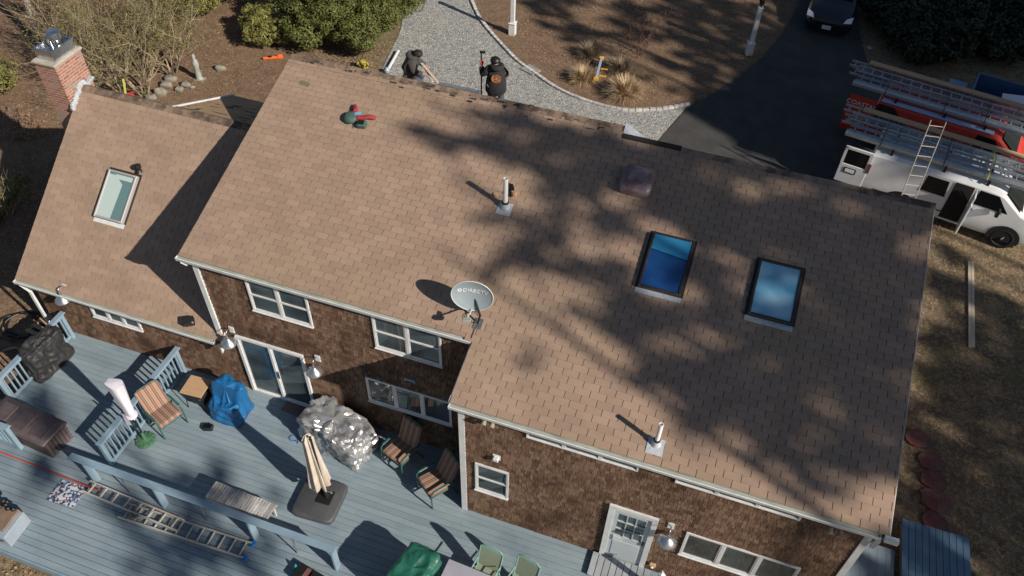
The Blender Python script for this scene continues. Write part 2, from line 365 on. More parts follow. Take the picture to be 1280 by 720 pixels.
# bodies
FY,FZ=8.35,6.0932-.93*(8.35-5.0036)                          # front eave
def body(x0,x1,yb,yf=8.1):
    mb=MB(); zf=6.0932-.93*(yf-5.0036)-.16
    mb.extx([(yb,-.55),(yf,-.55),(yf,zf),(5.0036,5.93),(yb,roofz(yb)-.17)],x0,x1); return mb
hb(body(0,6.45,.0),'wall',M['cedarbase']); hb(body(6.45+.002,13.9,-1.24,8.098),'wall',M['cedarbase'])
mb=MB(); mb.extx([(0.002,-.55),(7.9,-.55),(7.9,wingz(WYR)-.93*(7.9-WYR)-.16),(WYR,WZR-.16),(.002,wingz(.0)-.16)],-5.38,-.004); hb(mb,'wall',M['cedarbase'])
# cedar shingles on a wall plane: origin, u direction, width, z range, outward normal
def cedar(name,org,u,nrm,w,z0,zt,skip=()):
    mb=MB(); org=Vector(org);u=Vector(u);nn=Vector(nrm); e=.127; k=0; z=z0
    while z<max(zt(0),zt(w)):
        x=random.uniform(-.1,0)
        while x<w:
            ww=random.choice((.06,.07,.08,.09,.1,.11,.13))*random.uniform(.85,1.15)
            a=max(0,x); b=min(w,x+ww-.007)
            top=min(z+e+.01,zt((a+b)/2))
            if b-a>.015 and top>z+.02:
                cx=(a+b)/2; hit=False
                for (s0,s1,h0,h1) in skip:
                    if s0+.03<cx<s1-.03 and h0+.03<z+e/2<h1-.03: hit=True
                if not hit:
                    dz=random.uniform(-.004,.004); t=random.uniform(.024,.036)
                    P=lambda uu,zz,tt: org+u*uu+Vector((0,0,zz))+nn*tt
                    mb.add([P(a,z+dz,t),P(b,z+dz,t),P(b,top,.004),P(a,top,.004),P(a,z+dz,0),P(b,z+dz,0)],[(0,1,2,3),(4,5,1,0),(4,0,3),(1,5,2)])
            x+=ww
        z+=e
    return hb(mb,name,M['cedar'])
W1=[('slider',WY(295,416),WY(396,500))]
def wr(u0,v0,u1,v1,y):
    a=WY(u0,v0,y);b=WY(u1,v1,y); return a.x,b.x,b.z,a.z
wins_main={'slider':(.46,2.19,.02,2.10),'w1':(1.22,2.65,3.27,4.28),'w2':(4.10,5.59,3.22,4.295),'w3':(3.71,5.74,1.15,2.02)}
cedar('wall_shingles',(.0,-.0,0),(1,0,0),(0,-1,0),6.5,-.02,lambda u:4.30,[wins_main[k] for k in wins_main])
wins_r={'w4':(6.76,7.48,1.08,2.09),'door':(9.555,10.523,0,2.175)}
a=WY(859,663,WY1); b2=WY(849,689,WY1); c=WY(1000,710,WY1)
wins_r['w5']=(a.x+.0,WY(1001,709,WY1).x,b2.z,a.z)
a=WY(659,541,WY1);b=WY(798,587,WY1); wins_r['w6']=(a.x,b.x,b.z,3.84)
a=WY(844,600,WY1);b=WY(1000,648,WY1); wins_r['w7']=(a.x,b.x,b.z,3.84)
print('WINS',wins_r)
cedar('wall_shingles',(0,-1.243,0),(1,0,0),(0,-1,0),13.9,-.02,lambda u:3.87 if u>6.5 else -9,[wins_r[k] for k in wins_r])
cedar('wall_shingles',(6.447,0,0),(0,-1,0),(-1,0,0),1.24,-.02,lambda u:roofz(-u)-.17)
cedar('wall_shingles',(13.903,-1.24,-.5),(0,1,0),(1,0,0),9.3,0,lambda u: .5+min(roofz(-1.24+u)-.2,6.09-.93*(-1.24+u-5.0)-.2) )
cedar('wall_shingles',(0,.0,0),(-1,0,0),(0,-1,0),5.38,-.02,lambda u:1.88,[(3.775-1.415,3.775,1.09,1.563)]) if False else cedar('wall_shingles',(-5.38,.0,0),(1,0,0),(0,-1,0),5.38,-.45,lambda u:1.86,[(1.6,3.02,1.09,1.563)])
cedar('wall_shingles',(-5.383,8.0,-.5),(0,-1,0),(-1,0,0),8.0,0,lambda u: .5+min(wingz(8.0-u)-.2,WZR-.93*(8.0-u-WYR)-.2))
cedar('wall_shingles',(-.003,8.0,0),(0,-1,0),(-1,0,0),8.0,1.8,lambda u: min(roofz(8.0-u)-.2,6.09-.93*(8.0-u-5.0)-.2))

# roof slopes with real shingle tabs
def slope(name,x0,x1,y0,z0,y1,z1,parent,m='shingle',e=.14,tab=.305,hole=None,stepx=None):
    """courses from the low edge (y0,z0) up to (y1,z1)"""
    mb=MB(); L=math.hypot(y1-y0,z1-z0); dy=(y1-y0)/L; dz=(z1-z0)/L; nn=Vector((0,-dz,dy)) if dy>0 else Vector((0,-dz,dy))*(-1)
    if nn.z<0: nn=-nn
    base=Vector((0,y0,z0)); k=0; s=0.0
    while s<L-.01:
        x=x0 - (0 if k%2 else tab/2) - ((k*7)%5)*.006 
        st=min(s+e+.004,L)
        while x<x1:
            a=max(x0,x+.0055); b=min(x1,x+tab-.0055)
            s_=s
            if stepx and s<stepx[1]-.004:
                if b<stepx[0]+.01 or (a<stepx[0] and s+e<=stepx[1]+.01):
                    if s+e<=stepx[1]+.01:
                        if b<stepx[0]+.01: x+=tab; continue
                        a=max(a,stepx[0])
                    else: s_=stepx[1]-.012
            if b-a>.02:
                j=random.uniform(-.003,.003); t=random.uniform(.008,.012)
                P=lambda xx,ss,tt: Vector((xx,0,0))+base+Vector((0,dy*ss,dz*ss))+nn*tt
                s0=s; 
                tl=random.uniform(-.0012,.0012)
                mb.add([P(a,s_+j,t+tl),P(b,s_+j,t-tl),P(b,st,.001),P(a,st,.001),P(a,s_+j,-.006),P(b,s_+j,-.006)],[(0,1,2,3),(4,5,1,0),(4,0,3),(5,2,1)])
            x+=tab
        s+=e; k+=1
    return hb(mb,name,M[m],parent)
def slab(prof,x0,x1,name,m='rooffelt',parent=None):
    mb=MB(); mb.extx(prof,x0,x1); return hb(mb,name,M[m],parent)
t=.14
roof=slab([(YE1,roofz(YE1)-.004),(YE1,roofz(YE1)-t),(RYR,RZR-t),(RYR,RZR-.004)],XL,XS+.002,'roof')
slab([(YE2,roofz(YE2)-.004),(YE2,roofz(YE2)-t),(RYR-.002,RZR-t),(RYR-.002,RZR-.004)],XS+.003,XR,'roof_deck',parent=roof)
slab([(RYR+.002,RZR-.004),(RYR+.002,RZR-t),(FY,FZ-t),(FY,FZ-.004)],SX+.003,XR,'roof_deck',parent=roof)
slab([(RYR+.001,RZR-.0042),(RYR+.001,RZR-t),(RYL,RZL-t),(RYL,RZL-.004)],XL,SX,'roof_deck',parent=roof)
FZL=RZL-.93*(FY-RYL)
slab([(RYL+.002,RZL-.004),(RYL+.002,RZL-t),(FY,FZL-t),(FY,FZL-.004)],XL,SX,'roof_deck',parent=roof)
mb=MB(); mb.extx([(RYR+.01,RZR-.1),(7.9,RZR-.93*(7.9-RYR)-.1),(7.9,RZL-.93*(7.9-RYL)-.12),(RYL,RZL-.12)],0.01,SX-.01); hb(mb,'raised_sheathing',M['cedarbase'],roof)
s1b=slope('shingle_courses',XL-.01,SX,RYR-.02,roofz(RYR-.02)+.002,RYL-.01,RZL-.003,roof)
Lr=math.hypot(RYR-YE2,RZR-roofz(YE2)); L1=math.hypot(YE1-YE2,roofz(YE1)-roofz(YE2))
s1=slope('shingle_courses',XL-.01,XR+.012,YE2-.02,roofz(YE2-.02),RYR-.02,RZR-.006,roof,stepx=(XS-.008,L1))
s2=slope('shingle_courses',SX+.01,XR+.012,FY+.02,FZ-.02,RYR+.02,RZR-.018,roof)
s3=slope('shingle_courses',XL-.01,SX,FY+.02,FZL-.02,RYL+.02,RZL-.018,roof)
# ridge caps: bent shingles laid along the ridge, worn on the left half, stripped for a stretch
def ridgecap(x0,x1,m,w=.15,wf=None,jit=0,lift=.02,step=.14,RYR=RYR,RZR=RZR):
    mb=MB(); x=x0; wf=wf or w
    while x<x1:
        L=min(.2,x1-x+.02); ww=w+random.uniform(-jit,jit)
        a=Vector((0,RYR-ww,RZR-RS*ww+lift*.6)); b=Vector((0,RYR,RZR+lift)); c=Vector((0,RYR+wf,RZR-.93*wf+lift))
        X0=Vector((x,0,random.uniform(0,.006))); X1=Vector((x+L,0,-.004))
        mb.add([a+X0,a+X1,b+X1,b+X0,c+X0,c+X1],[(0,1,2,3),(3,2,5,4)])
        x+=step
    return hb(mb,'ridge_cap',m,roof)
ridgecap(9.05,XR+.01,M['ridge'],.13,.13,.002)
ridgecap(XL,7.75,M['ridgeworn'],.13,.12,.04,.018,RYR=RYL,RZR=RZL)
mb=MB()
mb.extx([(RYR-.09,RZR-RS*.09+.008),(RYR-.09,RZR-RS*.09+.022),(RYR+.03,RZR+.03),(RYR+.03,RZR+.006)],7.78,9.05); hb(mb,'ridge_vent_slot',M['under'],roof)
mb=MB(); p0=ony=None
A=WY(715,140,5.0036); 
mb.add([(7.775,5.03,RZR+.02),(7.775,5.27,RZL+.08),(8.25,5.06,RZR+.02),(7.795,5.03,RZR+.0),(7.795,5.27,RZL+.06),(8.25,5.06,RZR+.005)],[(0,2,1),(3,4,5),(0,3,5,2),(2,5,4,1),(1,4,3,0)]); hb(mb,'bent_flashing',M['lead'],roof)
mb=MB(); 
for i in range(46):                         # torn scraps and grime along the stripped ridge
    x=random.uniform(XL+.1,7.7); y=RYL-abs(random.gauss(.12,.08)); L=random.uniform(.04,.2); w=random.uniform(.02,.05)
    mb=MB(); mb.add([(x,y,roofz(y)+.016),(x+L,y+random.uniform(-.02,.02),roofz(y)+.017),(x+L*.9,y+w,roofz(y+w)+.019),(x+.1*L,y+w,roofz(y+w)+.016)],[(0,1,2,3)]); hb(mb,'torn_shingle',M['rooffelt'],roof)
mb=MB(); p=RF(381,105); mb.box((p.x,p.y,p.z+.012),(.26,.11,.008),0,M=Matrix.Rotation(math.atan(RS),3,'X')@Matrix.Rotation(-.15,3,'Z')); hb(mb,'exposed_shingle_patch',M['concrete'] if False else mat('weathered_patch',(.16,.14,.09),.9),roof)

# wing
WL=-5.608; wing=slab([(-.173,wingz(-.173)-.004),(-.173,wingz(-.173)-.15),(WYR,WZR-.15),(WYR,WZR-.004)],WL,-.003,'wing_roof')
slab([(-.173,wingz(-.173)-.0045),(-.173,wingz(-.173)-.15),(-.002,wingz(-.0)-.15),(-.002,wingz(0)-.0045)],0,.12,'roof_deck',parent=wing)
slope('shingle_courses',WL-.01,-.003,-.19,wingz(-.19),WYR-.01,WZR-.008,wing)
slope('shingle_courses',-.002,.125,-.19,wingz(-.19),-.024,wingz(-.024),wing)
slab([(WYR+.002,WZR-.004),(WYR+.002,WZR-.15),(8.2,WZR-.93*(8.2-WYR)-.15),(8.2,WZR-.93*(8.2-WYR))],WL,-2.95,'roof_deck',parent=wing)
slope('shingle_courses',WL-.01,-2.96,8.2,WZR-.93*(8.2-WYR),WYR+.02,WZR-.02,wing)
# low dormer slope beyond the wing ridge, stripped to the sheathing
sheath=layer(mat('bare_sheathing',(.38,.25,.145),.85,(.30,.20,.12),2.5,bump=.3,bscale=30),(.03,.025,.022),3.0,.64,.66,.9)
ds=.468
slab([(WYR+.002,WZR-.001),(WYR+.002,WZR-.12),(6.05,WZR-ds*(6.05-WYR)-.12),(6.05,WZR-ds*(6.05-WYR))],-2.95,-.003,'dormer_roof')
mbx=MB(); mbx.extx([(WYR+.02,WZR-.02),(WYR+.02,2),(5.95,2),(5.95,WZR-ds*(5.95-WYR)-.1)],-2.85,-.01); hb(mbx,'dormer_wall',M['cedarbase'])
mb=MB(); dn=lambda y,o=0:WZR-ds*(y-WYR)+o
for i in range(2):
    for k in range(2):
        x0=-2.93+i*1.47; y0=WYR+.03+k*1.1
        mb.add([(x0,y0,dn(y0,.006)),(x0+1.46,y0,dn(y0,.006)),(x0+1.46,y0+1.09,dn(y0+1.09,.006)),(x0,y0+1.09,dn(y0+1.09,.006))],[(0,1,2,3)])
hb(mb,'sheathing_board',sheath,wing)
mb=MB()
for (u,v,L,w) in [(268,134,.3,.03),(296,133,.32,.1),(310,140,.42,.05),(317,137,.2,.05),(305,148,.4,.05),(275,142,.5,.05),(245,132,.08,.04),(272,131,.15,.04)]:
    d=ray(u,v); tt=(WZR+ds*WYR-ds*CAMLOC.y-CAMLOC.z)/(d.z+ds*d.y); p=CAMLOC+d*tt
    x,y=p.x,p.y; pts=[(x-L/2,y-w*.3),(x-L*.1,y-w/2),(x+L/2,y-w*.2),(x+L*.35,y+w/2),(x-L*.2,y+w*.35)]
    mb=MB(); mb.add([(a,b,dn(b,.013)) for a,b in pts],[(0,1,2,3,4)]); hb(mb,'torn_felt',M['rooffelt'],wing)
mb=MB(); mb.extx([(WYR+.0,dn(WYR+.0,.045)),(WYR+.0,dn(WYR,-.14)),(6.1,dn(6.1,-.14)),(6.1,dn(6.1,.045))],-2.99,-2.952); hb(mb,'rake_board',M['white'],wing)
mb=MB(); x=WL
while x<-.35:
    mb.add([(x,WYR-.12,wingz(WYR-.12)+.014),(x+.2,WYR-.12,wingz(WYR-.12)+.010),(x+.2,WYR,WZR+.02),(x,WYR,WZR+.026),(x,WYR+.13,WZR-.06+.02),(x+.2,WYR+.13,WZR-.06+.014)],[(0,1,2,3),(3,2,5,4)]); x+=.14
hb(mb,'ridge_cap',M['ridgeworn'],wing)
# fascia, rake boards, gutters
def gutter(x0,x1,y,z,ends=True):
    mb=MB(); d=.088
    mb.extx([(y-.01,z-.02),(y-.01,z-.11),(y-d,z-.11),(y-d,z-.045),(y-.02,z-.045),(y-.02,z-.02)],x0,x1)
    o=hb(mb,'gutter',M['gutter'])
    mb=MB(); mb.extx([(y-d-.002,z-.112),(y-d-.014,z-.06),(y-d-.022,z-.02),(y-d-.004,z-.016),(y-d-.004,z-.04),(y-d-.001,z-.112)],x0-.004,x1+.004)
    for xx in (x0,x1): mb.box((xx,y-.052,z-.065),(.008,.09,.09))
    c=hb(mb,'gutter_lip',M['white'],o); c.location=(0,0,0)
    return o
fas=lambda x0,x1,y,z: hb(MB().extx([(y+.001,z-.006),(y+.001,z-.17),(y+.022,z-.17),(y+.022,z-.006)],x0,x1),'fascia',M['white'])
gutter(XL-.03,XS-.03,YE1-.005,roofz(YE1)); gutter(XS+.01,XR-.12,YE2-.005,roofz(YE2)); gutter(WL,-.02,-.178,wingz(-.173))
def rake(x,pts,w=.025,h=.16,name='rake_board'):
    mb=MB()
    for (a,b) in zip(pts,pts[1:]):
        mb.extx([(a[0],a[1]-.018),(b[0],b[1]-.018),(b[0],b[1]-h),(a[0],a[1]-h)],x,x+w)
    return hb(mb,name,M['white'])
rake(XL-.028,[(YE1,roofz(YE1)),(RYL,RZL),(FY,FZL)]); rake(XR+.003,[(YE2,roofz(YE2)),(RYR,RZR),(FY,FZ)]); rake(XS-.027,[(YE2,roofz(YE2)),(YE1-.15,roofz(YE1-.15))])
rake(WL-.028,[(-.173,wingz(-.173)),(WYR,WZR),(8.2,WZR-.93*(8.2-WYR))]); rake(.125,[(-.19,wingz(-.19)-.0),(.0,wingz(0.0))],.03,.2)
hb(MB().extx([(-.30,wingz(-.173)-.28),(-.30,wingz(-.173)-.10),(-.02,wingz(0)+.02),(-.02,wingz(0)-.2)],.157,.19),'rake_return',M['white'])
# corner boards
def cb(x,y,z0,z1,dx=.11,dy=.11): return hb(MB().box((x,y,(z0+z1)/2),(dx,dy,z1-z0)),'corner_board',M['white'])
cb(.045,-.02,1.9,4.28,.12,.09); cb(XC-.055,-1.235,-.02,3.88,.12,.10); cb(13.87,-1.235,-.5,3.88,.12,.10)
# downspouts
def downspout(pts):
    mb=MB()
    for a,b in zip(pts,pts[1:]): mb.bar(a,b,.075,.055)
    return hb(mb,'downspout',M['white'])
downspout([(-5.52,-.22,wingz(-.17)-.13),(-5.46,-.12,1.45),(-5.46,-.12,-.4)])
downspout([(XR-.12,-1.40,roofz(YE2)-.12),(XR-.1,-1.30,3.5)]); downspout([(XL+.05,-.13,4.33),(XL+.12,-.06,4.2)])
cl=MB(); cl.box((XR+.05,-1.39,4.0),(.22,.09,.10)); hb(cl,'gutter_end_elbow',M['white'])

# windows
def window(rect,y,panes,name='window',vert=False,sash=False,proud=.04,fw=.038,sill=True,q=.024):
    x0,x1,z0,z1=rect; mb=MB(); yc=y-proud/2-.0
    def bx(a,b,c,d,mbb=mb,yy=None,th=None):
        th=th or proud; mbb.box(((a+b)/2,(y-th/2) if yy is None else yy,(c+d)/2),(b-a,th,d-c))
    bx(x0,x0+fw,z0,z1); bx(x1-fw,x1,z0,z1); bx(x0+fw,x1-fw,z1-fw,z1); bx(x0+fw,x1-fw,z0,z0+fw)
    if sill: mb.box(((x0+x1)/2,y-.035,z0-.012),(x1-x0+.03,.06,.022))
    n=panes; ww=(x1-x0-2*fw)/n
    for i in range(1,n):
        c=x0+fw+ww*i; bx(c-.03,c+.03,z0+fw,z1-fw,th=proud-.004)
    o=hb(mb,name,M['white'])
    for i in range(n):
        a=x0+fw+ww*i+(.03 if i else 0); b=x0+fw+ww*(i+1)-(.03 if i<n-1 else 0)
        ms=MB()
        def sb(a,b,c,d,th=.03): ms.box(((a+b)/2,y-th/2,(c+d)/2),(b-a,th,d-c))
        sb(a,a+q,z0+fw,z1-fw); sb(b-q,b,z0+fw,z1-fw); sb(a+q,b-q,z1-fw-q,z1-fw); sb(a+q,b-q,z0+fw,z0+fw+q)
        if sash: sb(a+q,b-q,(z0+z1)/2-.02,(z0+z1)/2+.02,.034)
        s_=ms.build('sash',M['white'],o)
        mg=MB(); mg.box(((a+b)/2,y-.008,(z0+z1)/2),(b-a-2*q,.008,z1-z0-2*fw-2*q)); mg.build('pane',M['glass'],o)
    return o
yb=-.014
window(wins_main['w1'],yb,2,sash=True); window(wins_main['w2'],yb,2,sash=True); window(wins_main['w3'],yb,3)
window((-3.775,-2.357,1.09,1.563),yb,3,fw=.05)
window(wins_r['w4'],-1.257,1,sash=True); window(wins_r['w5'],-1.257,3); window(wins_r['w6'],-1.257,3,fw=.028,sill=False,q=.014); window(wins_r['w7'],-1.257,3,fw=.028,sill=False,q=.014)
# sliding glass door
o=window(wins_main['slider'],yb,2,name='sliding_door',sill=False,fw=.07,proud=.06)
MB().bar((1.40,-.09,.95),(1.40,-.09,1.2),.02).build('handle',M['blackmetal'],o)
# entrance door: casing, nine-light storm door
def door(rect,y):
    x0,x1,z0,z1=rect; mb=MB(); fw=.11
    for a,b,c,d in ((x0,x0+fw,z0,z1),(x1-fw,x1,z0,z1),(x0+fw,x1-fw,z1-fw,z1)): mb.box(((a+b)/2,y-.03,(c+d)/2),(b-a,.06,d-c))
    mb.box(((x0+x1)/2,y-.09,z0+.03),(x1-x0,.16,.04))
    o=hb(mb,'door_frame',M['white'])
    m=mat('door_grey_paint',(.50,.55,.58),.45,(.44,.49,.52),3)
    mb=MB(); a,b=x0+fw,x1-fw; 
    lz0,lz1=z0+1.05,z1-fw-.14; lx0,lx1=a+.1,b-.1
    for p,q,r_,s_ in ((a,b,z0+.05,lz0),(a,b,lz1,z1-fw),(a,lx0,lz0,lz1),(lx1,b,lz0,lz1)): mb.box(((p+q)/2,y-.016,(r_+s_)/2),(q-p,.03,s_-r_))
    for i in (1,2): mb.box((lx0+(lx1-lx0)*i/3,y-.02,(lz0+lz1)/2),(.022,.026,lz1-lz0))
    for i in (1,2): mb.box(((lx0+lx1)/2,y-.021,lz0+(lz1-lz0)*i/3),(lx1-lx0,.026,.022))
    mb.box(((a+b)/2-.0,y-.036,z0+.55),(b-a-.2,.012,.62),bev=.004)
    d=mb.build('door_leaf',m,o)
    mg=MB(); mg.box(((lx0+lx1)/2,y-.008,(lz0+lz1)/2),(lx1-lx0,.006,lz1-lz0)); mg.build('door_glass',M['glass'],o)
    mh=MB(); mh.bar((b-.05,y-.06,z0+.98),(b-.05,y-.06,z0+1.1),.018); mh.box((b-.05,y-.035,z0+1.04),(.035,.02,.16)); mh.build('door_handle',M['blackmetal'],o)
    mp=MB(); mp.box((a+.17,y-.05,z0+.95),(.16,.012,.2)); mp.build('pet_flap',M['white'],o)
door(wins_r['door'],-1.257)

# skylights
bl1=mat('blue_blind',(.012,.075,.24),.06,(.010,.05,.18),1,spec=.8); bl2=mat('bright_blue_blind',(.07,.31,.52),.06,(.34,.56,.70),1.5,spec=.7,detail=1,contrast=(.3,.7)); bl3=mat('painted_lit_shaft',(.44,.54,.53),.08)
bl4=mat('painted_shaded_shaft',(.12,.21,.22),.08); frm=mat('bronze_cladding',(.045,.038,.035),.4,metal=.3); frg=mat('grey_cladding',(.35,.34,.34),.5)  # wing skylight: lit and shaded shaft walls painted as flat pane colours
gl=bpy.data.materials.new('skylight_glass'); gl.use_nodes=True; t_=gl.node_tree; t_.nodes.clear()
oo=N(t_,'ShaderNodeOutputMaterial'); mxs=N(t_,'ShaderNodeMixShader'); tr=N(t_,'ShaderNodeBsdfTransparent'); gg=N(t_,'ShaderNodeBsdfGlossy'); gg.inputs[1].default_value=.03; fr=N(t_,'ShaderNodeFresnel'); fr.inputs[0].default_value=1.7
tr.inputs[0].default_value=(.82,.92,.95,1); t_.links.new(fr.outputs[0],mxs.inputs[0]); t_.links.new(tr.outputs[0],mxs.inputs[1]); t_.links.new(gg.outputs[0],mxs.inputs[2]); t_.links.new(mxs.outputs[0],oo.inputs[0])
M['skyglass']=gl
def skylight(c,slope,w,l,fm,inner,apron):
    """c: centre on the roof surface; local x along eave, y up the slope, z out"""
    rot=Matrix.Rotation(math.atan(slope),4,'X'); T=Matrix.Translation(c)@rot
    mb=MB(); fw=.05; h=.12
    for (x,y,dx,dy) in ((-w/2+fw/2,0,fw,l),(w/2-fw/2,0,fw,l),(0,l/2-fw/2,w-2*fw,fw),(0,-l/2+fw/2,w-2*fw,fw)): mb.box((x,y,h/2),(dx,dy,h),bev=.012)
    mb.box((0,0,.02),(w-2*fw,l-2*fw,.02))
    o=mb.build('skylight',fm,house); o.matrix_local=Matrix.Translation((0,0,.5))@T
    
    mi=MB(); 
    for k,(pts,m_) in enumerate(inner):
        mm=MB(); mm.add([(p[0]*(w/2-fw),p[1]*(l/2-fw),.095+p[2]) for p in pts],[tuple(range(len(pts)))]); mm.build('pane' ,m_,o)
    ma=MB(); ma.box((.0,-l/2-.055,.016),(w+.06,.11,.012),M=Matrix.Rotation(-.03,3,'X')); ma.build('apron_flashing',M['lead'] if not apron else M['white'],o)
    mf=MB()
    for (x,y,dx,dy) in ((-w/2-.03,0,.05,l),(w/2+.03,0,.05,l),(0,l/2+.03,w+.1,.06)): mf.box((x,y,.013),(dx,dy,.012))
    mf.build('side_flashing',frm,o)
    return o
full=lambda a,b:[(-1,a,0),(1,a,0),(1,b,0),(-1,b,0)]
def ctr(px,fn): 
    ps=[fn(u,v) for u,v in px]; return sum(ps,Vector())/4
skylight(ctr([(817,293),(865,305),(849,372),(799,360)],RF)+Vector((0,0,.0)),RS,.83,1.24,frm,[(full(-1,.42),bl1),([(-1,.42,.02),(1,.28,.02),(1,1,.02),(-1,1,.02)],mat('mid_blue_blind',(.03,.22,.42),.06,spec=.7))],0)
skylight(ctr([(950,327),(999,339),(987,407),(938,394)],RF),RS,.83,1.22,frm,[(full(-1,1),bl2)],0)
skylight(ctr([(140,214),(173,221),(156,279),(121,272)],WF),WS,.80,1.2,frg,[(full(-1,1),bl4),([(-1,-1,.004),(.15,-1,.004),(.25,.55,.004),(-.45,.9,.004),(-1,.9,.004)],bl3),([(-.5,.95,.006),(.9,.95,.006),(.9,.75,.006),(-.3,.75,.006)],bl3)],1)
# vent box
T=Matrix.Translation(ctr([(785,211),(820,220),(809,250),(770,240)],RF))@Matrix.Rotation(math.atan(RS),4,'X')
mb=MB(); 
prof=[(.33,0,.0),(.33,0,.15),(.32,0,.20),(.29,0,.225),(.2,0,.235)]
vs=[];fs=[];n=32
for (r_,_,z) in prof:
    for k in range(n):
        a=2*math.pi*k/n; ca,sa=math.cos(a),math.sin(a); q=(abs(ca)**6+abs(sa)**6)**(-1/6); vs.append((r_*ca*q,r_*.95*sa*q,z))
for i in range(len(prof)-1):
    for k in range(n): fs.append((i*n+k,i*n+(k+1)%n,(i+1)*n+(k+1)%n,(i+1)*n+k))
fs.append(tuple((len(prof)-1)*n+i for i in range(n))); mb.add(vs,fs)
ventm=layer(mat('plum_vent_plastic',(.21,.13,.13),.3,(.15,.09,.095),4,spec=.5),(.38,.32,.33),3,.42,.62,.7)
o=mb.build('roof_vent',ventm,house,smooth=True,auto=50); o.matrix_local=Matrix.Translation((0,0,.5))@T
MB().lathe([(.20,.0),(.20,.245),(.185,.25),(.17,.240),(.0,.240)],n=28).build('raised_disc',ventm,o,smooth=True,auto=40)
# plumbing pipes
def pipe(u,v,h,r_=.05,col=True):
    p=RF(u,v); mb=MB(); rot=Matrix.Rotation(math.atan(RS),4,'X')
    mb.lathe([(r_,0),(r_,h),(r_*.8,h),(r_*.8,h-.12)],p,16); o=hb(mb,'vent_pipe',M['pvc'],smooth=True,auto=40)
    m2=MB(); m2.M=Matrix.Translation(p)@rot; m2.box((0,-.05,.014),(.3,.30,.008)); m2.M=None
    m2.lathe([(r_*2.2,0.0),(r_*1.35,.14)],p,16); m2.build('pipe_flashing',M['lead'],o,smooth=True,auto=40)
    m3=MB(); m3.lathe([(r_*1.5,.10),(r_*1.5,.145),(r_*1.05,.155)],p,16); m3.build('rubber_collar',M['rubber'],o)
    m4=MB(); m4.lathe([(0,h-.1),(r_*.8,h-.1)],p,12); m4.build('pipe_bore',M['black'],o)
pipe(631.5,259,.76,.05); pipe(820,555,.62,.042)
# chimney
CX0,CX1,CY0,CY1,CT=-6.27,-5.66,3.36,4.26,5.66
mb=MB(); mb.box(((CX0+CX1)/2,(CY0+CY1)/2,2.55),(CX1-CX0,CY1-CY0,6.2)); ch=hb(mb,'chimney',M['brick'])
MB().box(((CX0+CX1)/2,(CY0+CY1)/2,CT+.03),(CX1-CX0+.07,CY1-CY0+.07,.07),bev=.015).build('mortar_cap',M['concrete'],ch)
mb=MB(); cx,cy=(CX0+CX1)/2,(CY0+CY1)/2+.02; w,l=.50,.70; z=CT+.065
tin=mat('chimney_cap_steel',(.66,.68,.70),.22,(.5,.53,.56),7,metal=.95)
for (x,y,dx,dy) in ((cx-w/2,cy,.012,l),(cx+w/2,cy,.012,l),(cx,cy-l/2,w,.012),(cx,cy+l/2,w,.012)): mb.box((x,y,z+.13),(dx,dy,.26))
mb.box((cx,cy,z+.10),(w-.02,l-.02,.01)); 
for (x,y,dx,dy) in ((cx-w/2,cy,.05,l+.05),(cx+w/2,cy,.05,l+.05),(cx,cy-l/2,w-.05,.05),(cx,cy+l/2,w-.05,.05)): mb.box((x,y,z+.266),(dx,dy,.012))
o=mb.build('flue_shroud',tin,ch)
MB().lathe([(.14,.1),(.14,.36),(.17,.365),(.17,.50),(.15,.52),(0,.53)],(cx+.02,cy+.1,z),20).build('flue_cap',tin,ch,smooth=True,auto=40)
mb=MB(); mb.M=Matrix.Translation((0,0,0))
for k in range(14):
    y=CY0-.05+k*.045; zz=wingz(min(y,WYR))+.03
    if y>WYR+.25: break
    mb.box((-5.60+random.uniform(-.02,.02),y,zz+.04),(.09,.10,.10+random.uniform(0,.05)),random.uniform(-.3,.3),bev=.02)
mb.box((-5.56,WYR+.22,WZR+.02),(.14,.34,.08),.3,bev=.02)
mb.build('step_flashing',M['lead'],ch)

# ================================================================ THE DECK
def gr(x,y): return gz(x,y)
dk=tag(empty('deck',(0,0,0)),kind='structure'); dk['label']='wide blue grey painted timber deck'
dk['kind']='structure'
mb=MB(); y=-5.4205; i=0
while y<-.02:
    x0,x1=(-4.86 if y>-2.42 else -6.2),11.0
    if y>-1.26: x1=6.5
    y2=min(y+.136,-.02 if y>-1.26 else (-.02))
    if y<-1.26<y2+.01: y2=-1.262
    x=x0
    while x<x1:
        L=random.uniform(3.2,4.9); b=min(x1,x+L)
        if x1-b<.6: b=x1
        g=.0035 if y>-3.3 else .006
        mb.box(((x+b)/2,(y+y2)/2,-.014+random.uniform(-.0008,.0008)),(b-x-.003,y2-y-g,.028)); x=b
    y+=.1395 if y2!=-1.262 else .0001+(-1.262-y)+.003; i+=1
mb.build('deck_board',M['deck'],dk)
MB().box((2.4,-5.445,-.13),(17.2,.035,.26)).build('rim_board',M['rail'],dk)
MB().box((-4.88,-1.25,-.13),(.035,2.4,.26)).build('rim_board',M['rail'],dk)
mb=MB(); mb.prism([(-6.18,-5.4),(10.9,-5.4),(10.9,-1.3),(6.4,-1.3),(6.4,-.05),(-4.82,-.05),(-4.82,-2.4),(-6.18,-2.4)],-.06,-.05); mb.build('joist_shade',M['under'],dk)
for x in (-6,-3.5,-1,1.5,4,6.5,9,10.8):
    MB().box((x,-5.33,-.3),(.14,.14,.45)).build('support_post',M['rail'],dk)
